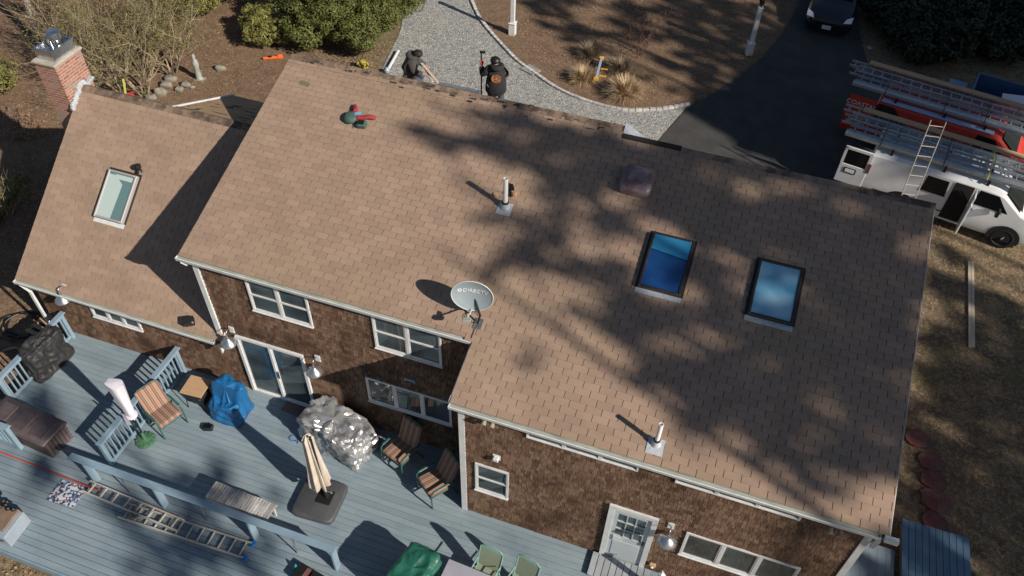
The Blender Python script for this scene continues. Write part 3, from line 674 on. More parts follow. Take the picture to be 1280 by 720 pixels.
# side landing beyond the right corner, cellar hatch
lz=-.02
P4=[WY(1083,681,0)]
s1_=[Z(u,v,lz) for u,v in [(1083,679),(1119,693),(1118,728),(1040,735)]]
ld=tag(empty('side_landing',(14.6,0,-.12),label='plain blue grey landing beside the right corner of the house',cat='landing'))
mb=MB(); 
for k in range(9):
    x0=14.0+k*.173
    mb.box((x0+.085-14.6,.0,.10),(.169,1.9,.03))
mb.build('board',M['deck'],ld); MB().box((.17,.0,.03),(1.5,1.8,.09)).build('frame',M['rail'],ld)
ht=empty('ramp_platform',(16.4,.6,-.12),label='blue grey plank platform with boards running away from the house, right of the landing',cat='platform')
mb=MB(); cs=[Z(u,v,.12) for u,v in [(1128,648),(1212,673),(1214,735),(1125,735)]]
x0,x1=cs[0].x,cs[1].x; y1,y0=cs[0].y,-1.2
bluep=mat('blue_plank_paint',(.12,.22,.33),.6,(.095,.18,.28),2,rnd=.08,bump=.3,stretch=(5,.6,1))
n=10; w=(x1-x0)/n
for k in range(n): mb.box((x0+w*(k+.5)-16.4,(y0+y1)/2-.6,.225),(w-.012,y1-y0,.03))
mb.build('plank',bluep,ht); MB().box(((x0+x1)/2-16.4,(y0+y1)/2-.6,.10),(x1-x0-.06,y1-y0-.06,.2)).build('frame',M['rail'],ht)
# step at the door
st=empty('door_step',(10.0,-1.55,0),label='slatted grey step in front of the entrance door',cat='step')
mb=MB()
for k in range(9): mb.box((-.5+k*.14,-.02,.08),(.125,.52,.03))
for k in range(3): MB().box((-.52+.55*k,-.02,.032),(.04,.5,.064)).build('bearer',M['rail'],st)
mb.build('tread',mat('weathered_tread',(.33,.36,.38),.8,(.26,.29,.31),3,rnd=.12,bump=.3),st)

# ---- railings
def railing(name,a,b,label,h=.91,bal=True,capw=.14,posts=(0,1),capover=.06,group=None,postd=(.09,.09)):
    a=Vector(a);b=Vector(b);d=b-a;L=d.length;ang=math.atan2(d.y,d.x)
    r=empty(name,a,ang,label,'railing',group)
    MB().box((L/2,0,h-.018),(L+2*capover,capw,.036),bev=.006).build('cap_rail',M['rail'],r)
    for t in posts: MB().box((L*t,0,(h-.04)/2),(postd[0],postd[1],h-.04)).build('post',M['rail'],r)
    if bal:
        MB().box((L/2,0,h-.09),(L-.02,.04,.07)).build('top_rail',M['rail'],r)
        MB().box((L/2,0,.10),(L-.02,.04,.07)).build('bottom_rail',M['rail'],r)
        k=int(L/.125)
        for i in range(1,k):
            x=L*i/k
            if any(abs(x-L*t)<.06 for t in posts): continue
            MB().box((x,0,h/2+.0),(.034,.034,h-.18)).build('baluster',M['rail'],r)
    return r
LX=-4.76
railing('deck_railing',(LX,-.14,0),(LX,-2.35,0),'left edge deck railing half hidden by the black draped cover',posts=(.02,.62,.98))
railing('deck_railing',(-1.42,-.12,0),(-1.42,-2.95,0),'deck railing with square balusters running out from the house wall',posts=(.02,.5,1))
railing('deck_railing',(-6.1,-3.3,0),(-3.62,-3.3,0),'short baluster railing beside the brown quilted chest',posts=(.02,.98),h=.9)
lr=empty('drink_rail',(-1.75,-3.42,0),0,'long low bench-like rail with a wide plank cap and blade posts beside the ladder','railing')
MB().box((3.12,0,.875),(6.4,.16,.03),bev=.006).build('plank_cap',M['rail'],lr)
for px in ((125,599),(208.7,631),(321,674),(424,712)):
    p=Z(*px); MB().box((min(p.x+1.75,6.25),0,.43),(.04,.16,.85)).build('post',M['rail'],lr)
for px in ((165,614),(260,650),(372,692)):
    p=Z(*px); MB().bar((p.x+1.75,0,0),(p.x+1.75,0,.86),.022).build('thin_rod',M['steel'],lr)
# post under the lamp right of the door
pp=empty('deck_post',(10.86,-1.72,0),label='square pale deck post under the lamp right of the door',cat='post')
MB().box((0,0,.45),(.1,.1,.9)).build('shaft',M['rail'],pp); MB().lathe([(.085,.9),(.085,.92),(.0,.97)],n=4).build('cap',M['white'],pp)

# ================================================================ FURNITURE
def cushion(w,d,t,name,parent,m,M4):
    mb=MB(); mb.box((0,0,0),(w,d,t),bev=.03); o=mb.build(name,m,parent,smooth=True,auto=60); o.matrix_local=M4; 
    md=o.modifiers.new('b','BEVEL'); md.width=.012; md.segments=2
    return o
def armchair(loc,rz,label,cm,group='green framed patio armchairs',tilt=18):
    r=empty('patio_armchair',loc,rz,label,'chair',group)
    T=Matrix.Translation; RX=lambda a:Matrix.Rotation(R(a),4,'X')
    cushion(.57,.58,.12,'seat_cushion',r,cm,T((0,-.03,.45))@RX(-4))
    cushion(.57,.68,.12,'back_cushion',r,cm,T((0,.34,.74))@RX(90-tilt))
    gm=M['greenmetal']
    for s in (-1,1):
        x=s*.31
        MB().tube([(x,-.30,0),(x,-.31,.3),(x,-.30,.60),(x,-.24,.64),(x,.1,.635),(x,.30,.60)],.018,6).build('arm_frame',gm,r)
        MB().box((x,-.05,.655),(.055,.42,.022),bev=.008).build('arm_rest',gm,r)
        MB().tube([(x,.18,.44),(x,.36,0)],.018,6).build('rear_leg',gm,r)
        MB().tube([(s*.27,-.27,.38),(s*.27,.22,.37),(s*.27,.46,1.04)],.016,6).build('side_rail',gm,r)
    MB().tube([(-.27,.46,1.04),(-.18,.475,1.07),(.18,.475,1.07),(.27,.46,1.04)],.016,6).build('top_bar',gm,r)
    MB().tube([(-.31,-.3,.36),(.31,-.3,.36)],.015,6).build('front_bar',gm,r)
    sl=MB(); 
    for k in range(6): sl.bar((-.27,-.25+k*.09,.385),(.27,-.25+k*.09,.385),.03,.006)
    sl.build('seat_slats',gm,r)
    return r
pA=Z(208,530); armchair((pA.x+.06,pA.y+.03,0),R(68),'striped cushion armchair beside the white furled umbrella',M['cush'],tilt=24)
pB=Z(508,583); armchair((pB.x-.15,pB.y+.12,0),R(-20),'striped armchair half in shadow below the triple window',M['cush'],tilt=22)
pC=Z(550,622); armchair((pC.x-.12,pC.y+.12,0),R(-36),'sunlit striped armchair nearest the white corner board',M['cush'],tilt=26)
# sling chairs
slm=mat('sage_sling',(.26,.31,.22),.8,(.22,.27,.19),20,bump=.3,bscale=200); slf=mat('sage_frame',(.20,.36,.31),.5)
def sling(loc,rz,label):
    r=empty('sling_chair',loc,rz,label,'chair','sage sling chairs at the table')
    MB().box((0,-.02,.42),(.46,.46,.012)).build('seat',slm,r)
    mb=MB(); mb.add([(-.23,.20,.44),(.23,.20,.44),(.23,.36,.93),(-.23,.36,.93),(-.23,.215,.44),(.23,.215,.44),(.23,.375,.93),(-.23,.375,.93)],[(0,1,2,3),(7,6,5,4),(0,4,5,1),(2,6,7,3),(1,5,6,2),(0,3,7,4)]); mb.build('back',slm,r)
    top=MB(); arc=[(-.24,.365,.93),(-.16,.385,.985),(0,.395,1.01),(.16,.385,.985),(.24,.365,.93)]
    top.tube(arc,.014,6)
    for k in range(-7,8):
        x=k*.03; z=.93+.08*(1-(x/.24)**2); top.tube([(x,.368,.93),(x+.012,.385,z)],.006,4)
    top.tube([(-.24,.365,.925),(.24,.365,.925)],.01,5)
    top.build('lattice_crest',slf,r)
    for s in (-1,1):
        x=s*.25
        MB().tube([(x,-.27,0),(x,-.25,.62),(x,-.18,.66),(x,.22,.64)],.016,6).build('arm',slf,r)
        MB().tube([(x,.30,0),(x,.19,.42),(x,.365,.93)],.016,6).build('rear_leg',slf,r)
        MB().tube([(x*.92,-.25,.42),(x*.92,.2,.42)],.014,6).build('seat_rail',slf,r)
    return r
p=Z(613,712); sling((p.x-.02,p.y-.36,0),R(-8),'sage sling chair close to the green tarp, lattice crest')
p=Z(655,728); sling((p.x-.02,p.y-.30,0),R(-14),'sage sling chair on the right of the grey table')
# table
tb=empty('patio_table',(6.95,-3.0,0),R(-3),'grey topped patio table at the bottom edge','table')
ttop=mat('lavender_grey_top',(.36,.36,.42),.4,(.31,.31,.37),2)
c4=[Z(u,v,.72) for u,v in [(560,697),(545,722),(612,722)]]
tb.location=(c4[0].x+.75,c4[0].y-.55,0)
MB().box((0,0,.705),(1.5,1.0,.03),bev=.008).build('tabletop',ttop,tb)
for sx in (-1,1):
    for sy in (-1,1): MB().tube([(sx*.66,sy*.42,0),(sx*.66,sy*.42,.69)],.02,6).build('leg',slf,tb)

# wrinkled covers
def cover(name,loc,rz,size,m,label,cat,amp=.05,freq=3.0,flare=.08,ex=.35,seed=0,res=72,fold=9,top=None,legs=None,crease=0,facet=False):
    sx,sy,sz=size; r=empty(name,loc,rz,label,cat)
    nu,nv=res*2,res; vs=[];fs=[]
    random.seed(seed); ph=[random.uniform(0,6.28) for _ in range(6)]
    for j in range(nv+1):
        t=j/nv
        for i in range(nu):
            a=2*math.pi*i/nu; ca,sa=math.cos(a),math.sin(a)
            top_s=0
            q=(abs(ca)**(2/ex)+abs(sa)**(2/ex))**(-ex/2) if ex<1 else 1
            if t<.62:                       # skirt
                s=t/.62; k=1+flare*(1-s)**1.5; z=s*.93*sz
                k+=(1-s*.6)*.05*math.sin(fold*a+ph[0]+1.2*math.sin(3*a+ph[1]))
            else:
                s=(t-.62)/.38; k=math.cos(s*math.pi/2)**.35; z=sz*(.93+.07*math.sin(s*math.pi/2)); k=max(k,.0)
                if s>=1:k=0
            x=ca*q*k*sx/2; y=sa*q*k*sy/2
            hh=top(x,y) if top else 1.0
            p=Vector((x,y,z*hh))
            f=noise.noise(Vector((x*freq+seed,y*freq,z*freq*.7)))*amp
            rg=(1-abs(noise.noise(Vector((x*freq*1.9+5+seed,y*freq*1.9,z*freq*1.3)))*2))*amp*.8
            if crease: rg+=(1-abs(noise.noise(Vector((x*freq*4+5+seed,y*freq*4,z*freq*4)))*2.5))*crease
            dirv=(Vector((ca*.8,sa*.8,.3)) if t<.62 else Vector((ca*.8*k,sa*.8*k,1.0))).normalized()
            p+=dirv*(f+rg-amp*.4)*(min(1,t*6+.3))
            if t==0: p.z=.01+.03*max(0,math.sin(fold*a+ph[2]))
            if p.z<.005:p.z=.005
            vs.append(p)
    for j in range(nv):
        for i in range(nu): fs.append((j*nu+i,j*nu+(i+1)%nu,(j+1)*nu+(i+1)%nu,(j+1)*nu+i))
    mb=MB(); mb.add(vs,fs); o=mb.build('draped_cover',m,r,smooth=not facet,auto=None if facet else 55)
    return r
silver=mat('silver_tarp',(.58,.59,.60),.28,(.36,.37,.38),3,metal=.6,bump=.6,bscale=9)
layer(silver,(.10,.095,.095),2.6,.55,.62,.6)
p=Z(424,552)
sc=cover('grill_cover',(p.x,p.y,0.0),R(-12),(1.6,.84,.92),silver,'crumpled silver tarp over a grill beside the sliding door','cover',amp=.11,freq=1.7,seed=4,fold=7,top=lambda x,y:1.0-.22*max(0,x)-.05*abs(y),crease=.04,facet=True,res=34)
mbk=MB()
for sx_ in (-.7,.7):
    for sy_ in (-.36,.36): MB().tube([(sx_,sy_,0),(sx_,sy_,.3)],.018,6).build('leg',M['steel'],sc)
MB().tube([(.75,.1,.72),(1.1,.25,.80),(1.25,.25,.80)],.018,6).build('side_handle',M['steel'],sc)
p=Z(290,513); cover('chair_cover',(p.x+.05,p.y,0),R(-5),(.72,.70,.95),mat('blue_tarp',(.012,.13,.33),.42,(.010,.10,.26),4,bump=.4,bscale=14,spec=.5),'bright blue tarp draped over a chair by the glass door','cover',amp=.06,freq=2.3,seed=9,fold=4,flare=.14,ex=.28,top=lambda x,y:1.0 if y>.02 else .62+.38*max(0,1+y*9) if y>-.1 else .62)
blackc=mat('black_cover_cloth',(.022,.022,.024),.6,(.03,.03,.032),4,bump=.5,bscale=14)
p=Z(62,462); cover('railing_cover',(LX+.16,-1.10,0),R(86),(1.0,.40,1.0),blackc,'black cloth cover slumped against the left deck railing','cover',amp=.08,freq=3,seed=2,fold=8,flare=.1)
p=Z(528,716); gt=mat('dark_green_tarp',(.012,.085,.058),.35,(.022,.14,.10),2.2,bump=.5,bscale=10,spec=.6)
cover('grill_cover',(p.x-.0,p.y-.38,0),R(-14),(.72,1.1,1.02),gt,'dark green tarp hood over a grill at the bottom edge','cover',amp=.05,freq=2.2,seed=6,fold=4,flare=.02)
# quilted chest
brn=mat('brown_quilted_vinyl',(.115,.09,.095),.5,(.08,.062,.066),5,bump=.4,bscale=12)
p0=Z(0,520,.62);q=Z(68,545,.62)
bx_=empty('storage_chest',(-4.05,-2.75,0),R(-4),'brown quilted chest with a slatted end behind the short railing','chest')
bx_.location=(q.x-.95,q.y+.12,0)
MB().box((0,0,.56),(1.8,.72,.1),bev=.03).build('padded_lid',brn,bx_,smooth=True,auto=50)
for k in range(3): MB().box((-.56+k*.56,0,.615),(.4,.46,.02),bev=.008).build('quilt_panel',brn,bx_)
MB().box((0,0,.26),(1.7,.62,.50)).build('body',mat('dark_brown_wicker',(.07,.05,.045),.8,bump=.6,bscale=60),bx_)
for k in range(7): MB().box((.875,-.27+k*.09,.27),(.03,.07,.48)).build('end_slat',brn,bx_)
# umbrellas
def umbrella(loc,label,kind):
    r=empty('furled_umbrella',loc,0,label,'umbrella','furled patio umbrellas')
    cm=mat('beige_canvas',(.58,.52,.45),.85,(.48,.42,.35),4,bump=.3,bscale=30) if kind==0 else mat('lilac_white_canvas',(.72,.70,.78),.85,(.62,.60,.68),4,bump=.3,bscale=30)
    n=72; prof=[(.52,.15),(.60,.18),(.9,.17),(1.3,.14),(1.7,.12),(2.1,.10),(2.35,.10),(2.46,.05),(2.5,.005)] if kind==0 else [(.95,.06),(1.0,.10),(1.3,.115),(1.6,.14),(1.85,.17),(2.1,.20),(2.22,.21),(2.24,.12),(2.25,.004)]
    vs=[];fs=[];K=len(prof)
    for j,(z,rr) in enumerate(prof):
        for i in range(n):
            a=2*math.pi*i/n; f=1+(.42 if kind==0 else .12)*math.sin((8 if kind==0 else 5)*a+.7*math.sin(2*a)+j*.25)*(1-j/K*.6); sq=1 if kind==0 else .45+.55*(1-j/K*1.0)
            x=math.cos(a)*rr*f; y=math.sin(a)*rr*f*(1 if kind==0 else sq); vs.append((x+(0 if kind==0 else 0),y,z+(.06*math.sin(4*a) if j==0 else 0)))
    for j in range(K-1):
        for i in range(n): fs.append((j*n+i,j*n+(i+1)%n,(j+1)*n+(i+1)%n,(j+1)*n+i))
    mb=MB(); mb.add(vs,fs); o=mb.build('furled_canopy',cm,r,smooth=True,auto=60); 
    if kind==0: o.location=(-.12,.05,0)
    MB().tube([(0,0,.1),(0,0,2.45 if kind==0 else 2.2)],.024,10).build('pole',M['blackmetal'],r,smooth=True,auto=40)
    if kind==0:
        slab_=mat('umbrella_base_grey',(.075,.078,.085),.6,(.06,.062,.07),6,bump=.2)
        mb=MB(); 
        c0=[Z(u,v,.0) for u,v in [(356,640),(386,597),(440,612),(420,658)]]; c=sum(c0,Vector())/4-Vector(loc)
        ang=math.atan2((c0[3]-c0[0]).y,(c0[3]-c0[0]).x)
        prof2=[]
        for k in range(40):
            a=2*math.pi*k/40; ca,sa=math.cos(a),math.sin(a); q=(abs(ca)**8+abs(sa)**8)**(-1/8); prof2.append((ca*q,sa*q))
        vs=[];fs=[]
        for j,(s,z) in enumerate(((.49,.0),(.5,.02),(.5,.10),(.485,.13),(.46,.145))):
            vs+=[Vector((c.x,c.y,0))+Matrix.Rotation(ang,3,'Z')@Vector((x*s,y*s,z)) for x,y in prof2]
        for j in range(4):
            for k in range(40): fs.append((j*40+k,j*40+(k+1)%40,(j+1)*40+(k+1)%40,(j+1)*40+k))
        fs.append(tuple(range(160,200))); mb.add(vs,fs); mb.build('base_slab',slab_,r,smooth=True,auto=40)
        MB().box((c.x*.25,c.y*.25+.0,.152),(.34,.34,.02),ang,bev=.006).build('base_plate',M['blackmetal'],r)
        MB().lathe([(.06,.15),(.06,.30),(.045,.33),(.045,.52),(.03,.54)],n=14).build('pole_socket',M['blackmetal'],r,smooth=True,auto=40)
        mb=MB(); mb.tube([(.045,0,.42),(.13,.0,.42)],.012,6); mb.lathe([(0,-.03),(.03,-.02),(.03,.02),(0,.03)],(.145,0,.42),10); mb.build('crank_knob',M['steel'],r)
        MB().lathe([(.02,2.5),(.03,2.53),(.0,2.57)],n=10).build('finial',M['blackmetal'],r)
    else:
        mb=MB(); mb.lathe([(.23,.0),(.23,.03),(.20,.05),(.14,.055),(.05,.08),(.03,.35)],n=28)
        for k in range(12):
            a=k*math.pi/6; mb.box((.17*math.cos(a),.17*math.sin(a),.055),(.08,.03,.02),a)
        mb.build('cast_base',mat('verdigris_iron',(.08,.20,.11),.6,(.05,.12,.07),14,bump=.6),r,smooth=True,auto=40)
        mb=MB(); mb.add([(-.10,-.14,1.25),(.02,-.15,1.25),(.04,-.16,.88),(-.05,-.16,.85)],[(0,1,2,3)]); mb.add([(-.10,-.13,1.25),(.02,-.14,1.25),(.04,-.15,.88),(-.05,-.15,.85)],[(3,2,1,0)]); mb.build('hanging_tie',cm,r)
        mb=MB(); mb.lathe([(.125,1.02),(.13,1.05),(.125,1.08)],n=20); mb.build('tie_band',cm,r)
    return r
umbrella((3.567,-2.095,0),'beige umbrella furled upright on a dark square base slab',0)
umbrella((-1.12,-2.16,0),'white umbrella furled above a green cast base by the railing',1)
# side table with stove beneath
p=Z(250,505); t=empty('side_table',(p.x+.02,p.y+.08,0),R(4),'small square wooden topped table on black legs by the railing','table')
MB().box((0,0,.62),(.56,.54,.03),bev=.005).build('tabletop',M['wood'],t)
for sx in (-1,1):
    for sy in (-1,1): MB().tube([(sx*.24,sy*.24,0),(sx*.20,sy*.20,.6)],.012,6).build('leg',M['blackmetal'],t)
mb=MB(); mb.box((.05,-.02,.3),(.34,.34,.3),bev=.02); mb.build('black_box_shelf',M['black'],t)
MB().lathe([(0,0),(.02,.0),(.02,.02),(0,.025)],(.22,-.26,.5),8).build('knob',M['steel'],t)
# small deck items
p=Z(261,536); r=empty('lantern',(p.x,p.y,0),R(20),'small black box lantern lying on the deck in front of the blue tarp','lantern'); MB().box((0,0,.06),(.22,.15,.12),bev=.015).build('housing',M['black'],r); MB().box((.0,0,.125),(.16,.10,.01)).build('lens',M['blackglass'],r)
p=Z(272,523); MBm=MB(); MBm.lathe([(0,0),(.035,.0),(.04,.05),(.02,.09),(0,.1)],(0,0,0),12); o=MBm.build('solar_light',M['chalk'],smooth=True); o.location=(p.x,p.y,0); tag(o,'small white round light on the deck at the hem of the blue tarp','light')
# mat
mm=bpy.data.materials.new('mosaic_mat'); mm.use_nodes=True; t_=mm.node_tree; b_p=t_.nodes['Principled BSDF']; vo=N(t_,'ShaderNodeTexVoronoi'); vo.inputs['Scale'].default_value=26; tc=N(t_,'ShaderNodeTexCoord'); t_.links.new(tc.outputs['Object'],vo.inputs['Vector'])
sp=N(t_,'ShaderNodeSeparateColor'); t_.links.new(vo.outputs['Color'],sp.inputs[0]); cr=N(t_,'ShaderNodeValToRGB'); cr.color_ramp.interpolation='CONSTANT'; t_.links.new(sp.outputs[0],cr.inputs[0])
e=cr.color_ramp.elements; e[0].color=(.03,.05,.10,1); e[1].color=(.5,.5,.52,1); e[1].position=.75
for pz,c in ((.2,(.5,.52,.55)),(.4,(.03,.03,.05)),(.5,(.06,.17,.40)),(.62,(.25,.10,.11)),(.68,(.10,.12,.18))):
    x=e.new(pz); x.color=(*c,1)
t_.links.new(cr.outputs[0],b_p.inputs['Base Color']); b_p.inputs['Roughness'].default_value=.9
o=MB().box((0,0,.008),(.68,.52,.014),bev=.003).build('door_mat',mm); p=Z(84,617); o.location=(p.x,p.y,0); o.rotation_euler=(0,0,R(3)); tag(o,'blue and white speckled mat at the left end of the ladder','mat')
# ladder
def ladder(loc,rz,L,label,name='extension_ladder',w=.40,step=.30,feet=True,m=None,group=None,rot=None,rs=.022,rail=(.03,.075)):
    r=empty(name,loc,rz,label,'ladder',group,rot); m=m or M['alu']
    for s in (-1,1): MB().box((L/2,s*w/2,rail[1]/2),(L,rail[0],rail[1]),bev=.004).build('side_rail',m,r)
    k=int(L/step)
    for i in range(k): MB().tube([((i+.5)*L/k,-w/2,rail[1]/2),((i+.5)*L/k,w/2,rail[1]/2)],rs,6).build('rung',m,r)
    if feet:
        for s in (-1,1):
            MB().lathe([(.06,-.035),(.075,-.02),(.075,.02),(.06,.035)],(L+.03,s*w/2,rail[1]/2),14).build('blue_foot_cap',mat('blue_cap',(.01,.17,.50),.4),r)
    return r
tan=mat('fibreglass_rail',(.56,.52,.46),.5,(.46,.43,.38),5)
la=Z(150,634); lb=Z(316,691)
l1=ladder((-1.0,-3.97,.02),math.atan2(.07,3.6),3.78,'long pale ladder lying flat on the deck, blue end caps',w=.34,m=tan)
l1.location=(Z(150,645).x,Z(150,645).y+.12,.02); e_=Z(311,690); v_=e_-l1.location; l1.rotation_euler=(0,0,math.atan2(v_.y,v_.x)); l1.scale=(v_.length/3.78,1,1)
l2=ladder((-1.6,-3.66,.03),math.atan2(-.12,3.2),2.5,'upper ladder section lying against the plank rail, orange cord at its end',w=.26,m=tan,feet=False)
l2.location=(Z(113,608).x,Z(113,608).y-.07,.10); l2.rotation_euler=(0,0,R(-2.5))
ro=MB(); random.seed(5); q=Z(170,648)
pts=[]
for i in range(60):
    a=i*1.3; pts.append((q.x+math.cos(a)*.14*random.uniform(.4,1)+.0,q.y+.0+math.sin(a)*.10*random.uniform(.4,1),.12+.05*random.random()))
ro.tube(curve(pts,3),.009,5); tag(ro.build('rope_tangle',M['palebark']),'pale tangled rope knotted round the ladder rungs','rope')
# orange cord
c_=MB(); c_.tube(curve([Z(-30,553,.02),Z(0,565,.02),Z(60,588,.02),Z(112,609,.10),Z(125,613,.10)],6),.016,6); tag(c_.build('power_lead',mat('orange_red_cord',(.55,.06,.02),.5)),'orange red cord pulled straight across the deck to the ladder','cable')
# silver slatted bundle
bd=empty('folded_lounger',(1.8,-2.72,0),R(-5),'bundle of silvery slats lying beyond the plank rail','lounger')
a1=Z(268,610,.5);a2=Z(338,637,.5); bd.location=((a1.x+a2.x)/2,(a1.y+a2.y)/2-.05,0); bd.rotation_euler=(0,0,math.atan2(a2.y-a1.y,a2.x-a1.x))
sil=mat('weathered_slats',(.50,.49,.48),.6,(.32,.31,.30),9,rnd=.25,bump=.3)
for s in (-1,1): MB().box((0,s*.19,.44),(1.5,.04,.06)).build('side_rail',sil,bd)
for k in range(22):
    x=-.73+k*.07; MB().box((x,0,.50+.012*math.sin(k*.9)),(.052,.40,.016),random.uniform(-.04,.04)).build('slat',sil,bd)
for s in (-1,1):
    for x in (-.65,.65): MB().box((x,s*.17,.21),(.05,.04,.42)).build('leg',sil,bd)
# lower left bench box
bb=empty('planter_bench',(-2.6,-5.0,0),R(37),'grey box with a brown lid cut off by the left edge','box')
q=Z(10,655,.3); bb.location=(q.x-.10,q.y-.02,0); bb.rotation_euler=(0,0,R(3))
MB().box((0,0,.2),(.62,.62,.4),bev=.01).build('body',mat('grey_box_plastic',(.30,.36,.42),.5,(.26,.31,.37),3),bb)
MB().box((-.06,.06,.42),(.56,.52,.06),bev=.02).build('lid',mat('tan_lid',(.24,.17,.12),.7,(.15,.11,.08),5),bb)
for k in range(3): MB().box((-.18+k*.17,-.315,.22),(.10,.01,.05)).build('vent_slot',M['black'],bb)
bl=MB(); random.seed(8)
for k in range(7): bl.lathe([(0,0),(.05,.02),(.06,.05),(.03,.09),(0,.1)],(-.1+random.uniform(-.2,.2),.30+random.uniform(-.05,.1),.42),8)
bl.build('ornament',M['black'],bb,smooth=True)
# cut-off small red and black case at bottom
p=Z(388,722); cc=empty('toolbox',(p.x,p.y-.05,0),R(-10),'teal handled black tool case at the bottom edge','tool case')
for s in (-1,1): MB().box((s*.17,0,.10),(.26,.34,.2),bev=.01).build('case_half',M['black'],cc); 
MB().box((-.05,-.02,.205),(.10,.30,.012)).build('red_panel',M['redstone'],cc); MB().tube([(-.40,.0,.05),(-.36,.05,.2),(-.30,.05,.05)],.03,6).build('teal_handle',mat('teal_plastic',(.03,.35,.28),.4),cc)
# blue cord near silver cover
c_=MB(); q=Z(366,553); c_.tube(curve([(q.x+.25*math.cos(a)*.5,q.y+.12*math.sin(a)+.03*a,.02) for a in [k*.7 for k in range(12)]],4),.008,5); tag(c_.build('thin_rope',mat('blue_rope',(.02,.14,.5),.5)),'loop of thin blue rope on the deck below the silver tarp','rope')
# mat under silver grill
p=Z(372,510); o=MB().box((0,0,.008),(.62,.42,.014)).build('brown_mat',brn); o.location=(p.x-.02,p.y-.0,0); o.rotation_euler=(0,0,R(-5)); tag(o,'dark brown mat at the sliding door threshold','mat')

# wall lamps: gooseneck with a barn shade
def barnlamp(u,v,y,label,side=0,ub=None):
    s=WY(u,v,y-.22); r=empty('wall_lamp',(s.x,y,s.z+.2),0,label,'lamp','galvanised barn lamps on the house walls')
    MB().box((0,-.012,.10),(.13,.024,.20),bev=.004).build('back_plate',M['white'],r)
    MB().tube(curve([(0,-.02,.12),(0,-.10,.21),(0,-.20,.20),(0,-.22,.10)],5),.012,8).build('gooseneck',M['steel'],r,smooth=True)
    MB().lathe([(.03,.12),(.035,.05),(.06,.02),(.12,-.02),(.185,-.10),(.19,-.12),(.182,-.117),(.08,-.035),(.03,.0)],(0,-.22,-.02),24).build('shade',M['steel'],r,smooth=True,auto=50)
    return r
barnlamp(80,377,-.02,'galvanised barn lamp at the far left wall end')
barnlamp(287,431,-.02,'galvanised barn lamp left of the sliding glass door')
barnlamp(394,467,-.02,'galvanised barn lamp right of the sliding glass door')
barnlamp(833,678,-1.257,'galvanised barn lamp right of the entrance door')
def small(name,u,v,y,fn,label,cat):
    p=WY(u,v,y); r=empty(name,(p.x,y,p.z),0,label,cat); fn(r); return r
small('wall_vent',513,474,-.02,lambda r:(MB().box((0,-.03,0),(.26,.06,.10),bev=.01).build('hood',M['dish'],r),MB().box((0,-.065,-.02),(.2,.01,.03)).build('slot',M['black'],r)),'small grey vent hood above the triple window','vent')
small('flood_light',621,571,-1.26,lambda r:(MB().box((0,-.05,0),(.12,.10,.11),bev=.02).build('housing',M['white'],r),MB().box((0,-.01,0),(.16,.02,.15)).build('bracket',M['white'],r)),'white box light above the small window','light')
small('meter_box',816,704,-1.26,lambda r:(MB().box((0,-.04,0),(.13,.08,.10),bev=.015).build('housing',M['wood'],r),MB().lathe([(0,0),(.03,.0),(.03,.02),(0,.03)],(0,-.09,0),8,M=Matrix.Rotation(R(90),3,'X')).build('dial',M['chalk'],r)),'small tan outlet box below the right door lamp','box')
p=WY(576,453,-.5); r=empty('globe_lamp',(6.44,-.55,p.z),0,'small pale globe lamp on the side wall under the lower eave','lamp'); 
MB().lathe([(0,-.07),(.05,-.05),(.07,0),(.05,.05),(0,.07)],(-.1,0,0),12).build('globe',M['chalk'],r,smooth=True); MB().box((-.015,0,0),(.03,.1,.1)).build('bracket',M['white'],r)
for (u,v,lab) in ((1045,661,'tan twin lamp under the right end of the eave'),(611,526,'tan twin lamp beside the white corner board')):
    p=WY(u,v,-1.34); r=empty('eave_lamp',(p.x,-1.27,p.z),0,lab,'lamp','twin lamps under the eave')
    for s in (-1,1): MB().lathe([(0,0),(.04,.0),(.055,.10),(.0,.10)],(s*.08,-.07,-.02),12,M=Matrix.Rotation(R(110),3,'X')).build('lamp_head',mat('dull_tan_lamp',(.3,.26,.2),.6),r,smooth=True,auto=40)
    MB().box((0,-.02,0),(.22,.035,.06)).build('bracket',M['white'],r)
# security light on the wing eave, black cap by wing skylight
p=WF(237,406,0.0); r=empty('eave_floodlight',(p.x,p.y,p.z+.02),0,'black floodlight sitting on the wing roof edge','light')
MB().box((.02,0,.11),(.24,.20,.20),.5,bev=.03,M=Matrix.Rotation(.6,3,'Z')@Matrix.Rotation(.4,3,'X')).build('housing',M['black'],r); MB().tube([(0,0,0),(.02,0,.12)],.02,6).build('stem',M['blackmetal'],r)
p=WF(174,214,0); r=empty('roof_vent_cap',(p.x,p.y,p.z),0,'round black cap at the top corner of the wing skylight','vent cap')
MB().lathe([(.05,0),(.05,.10),(.085,.11),(.085,.17),(.05,.20),(0,.205)],n=16).build('cap',M['black'],r,smooth=True,auto=40)
MB().lathe([(.10,0.0),(.06,.05)],n=14).build('collar',M['blackmetal'],r)

def inpoly(u,v,P):
    c=False; j=len(P)-1
    for i in range(len(P)):
        if (P[i][1]>v)!=(P[j][1]>v) and u<(P[j][0]-P[i][0])*(v-P[i][1])/(P[j][1]-P[i][1])+P[i][0]: c=not c
        j=i
    return c
def proj(P):
    d=Vector(P)-CAMLOC; z=d.dot(_f); return 640+FPX*d.dot(RIGHT)/z, 360-FPX*d.dot(UP)/z
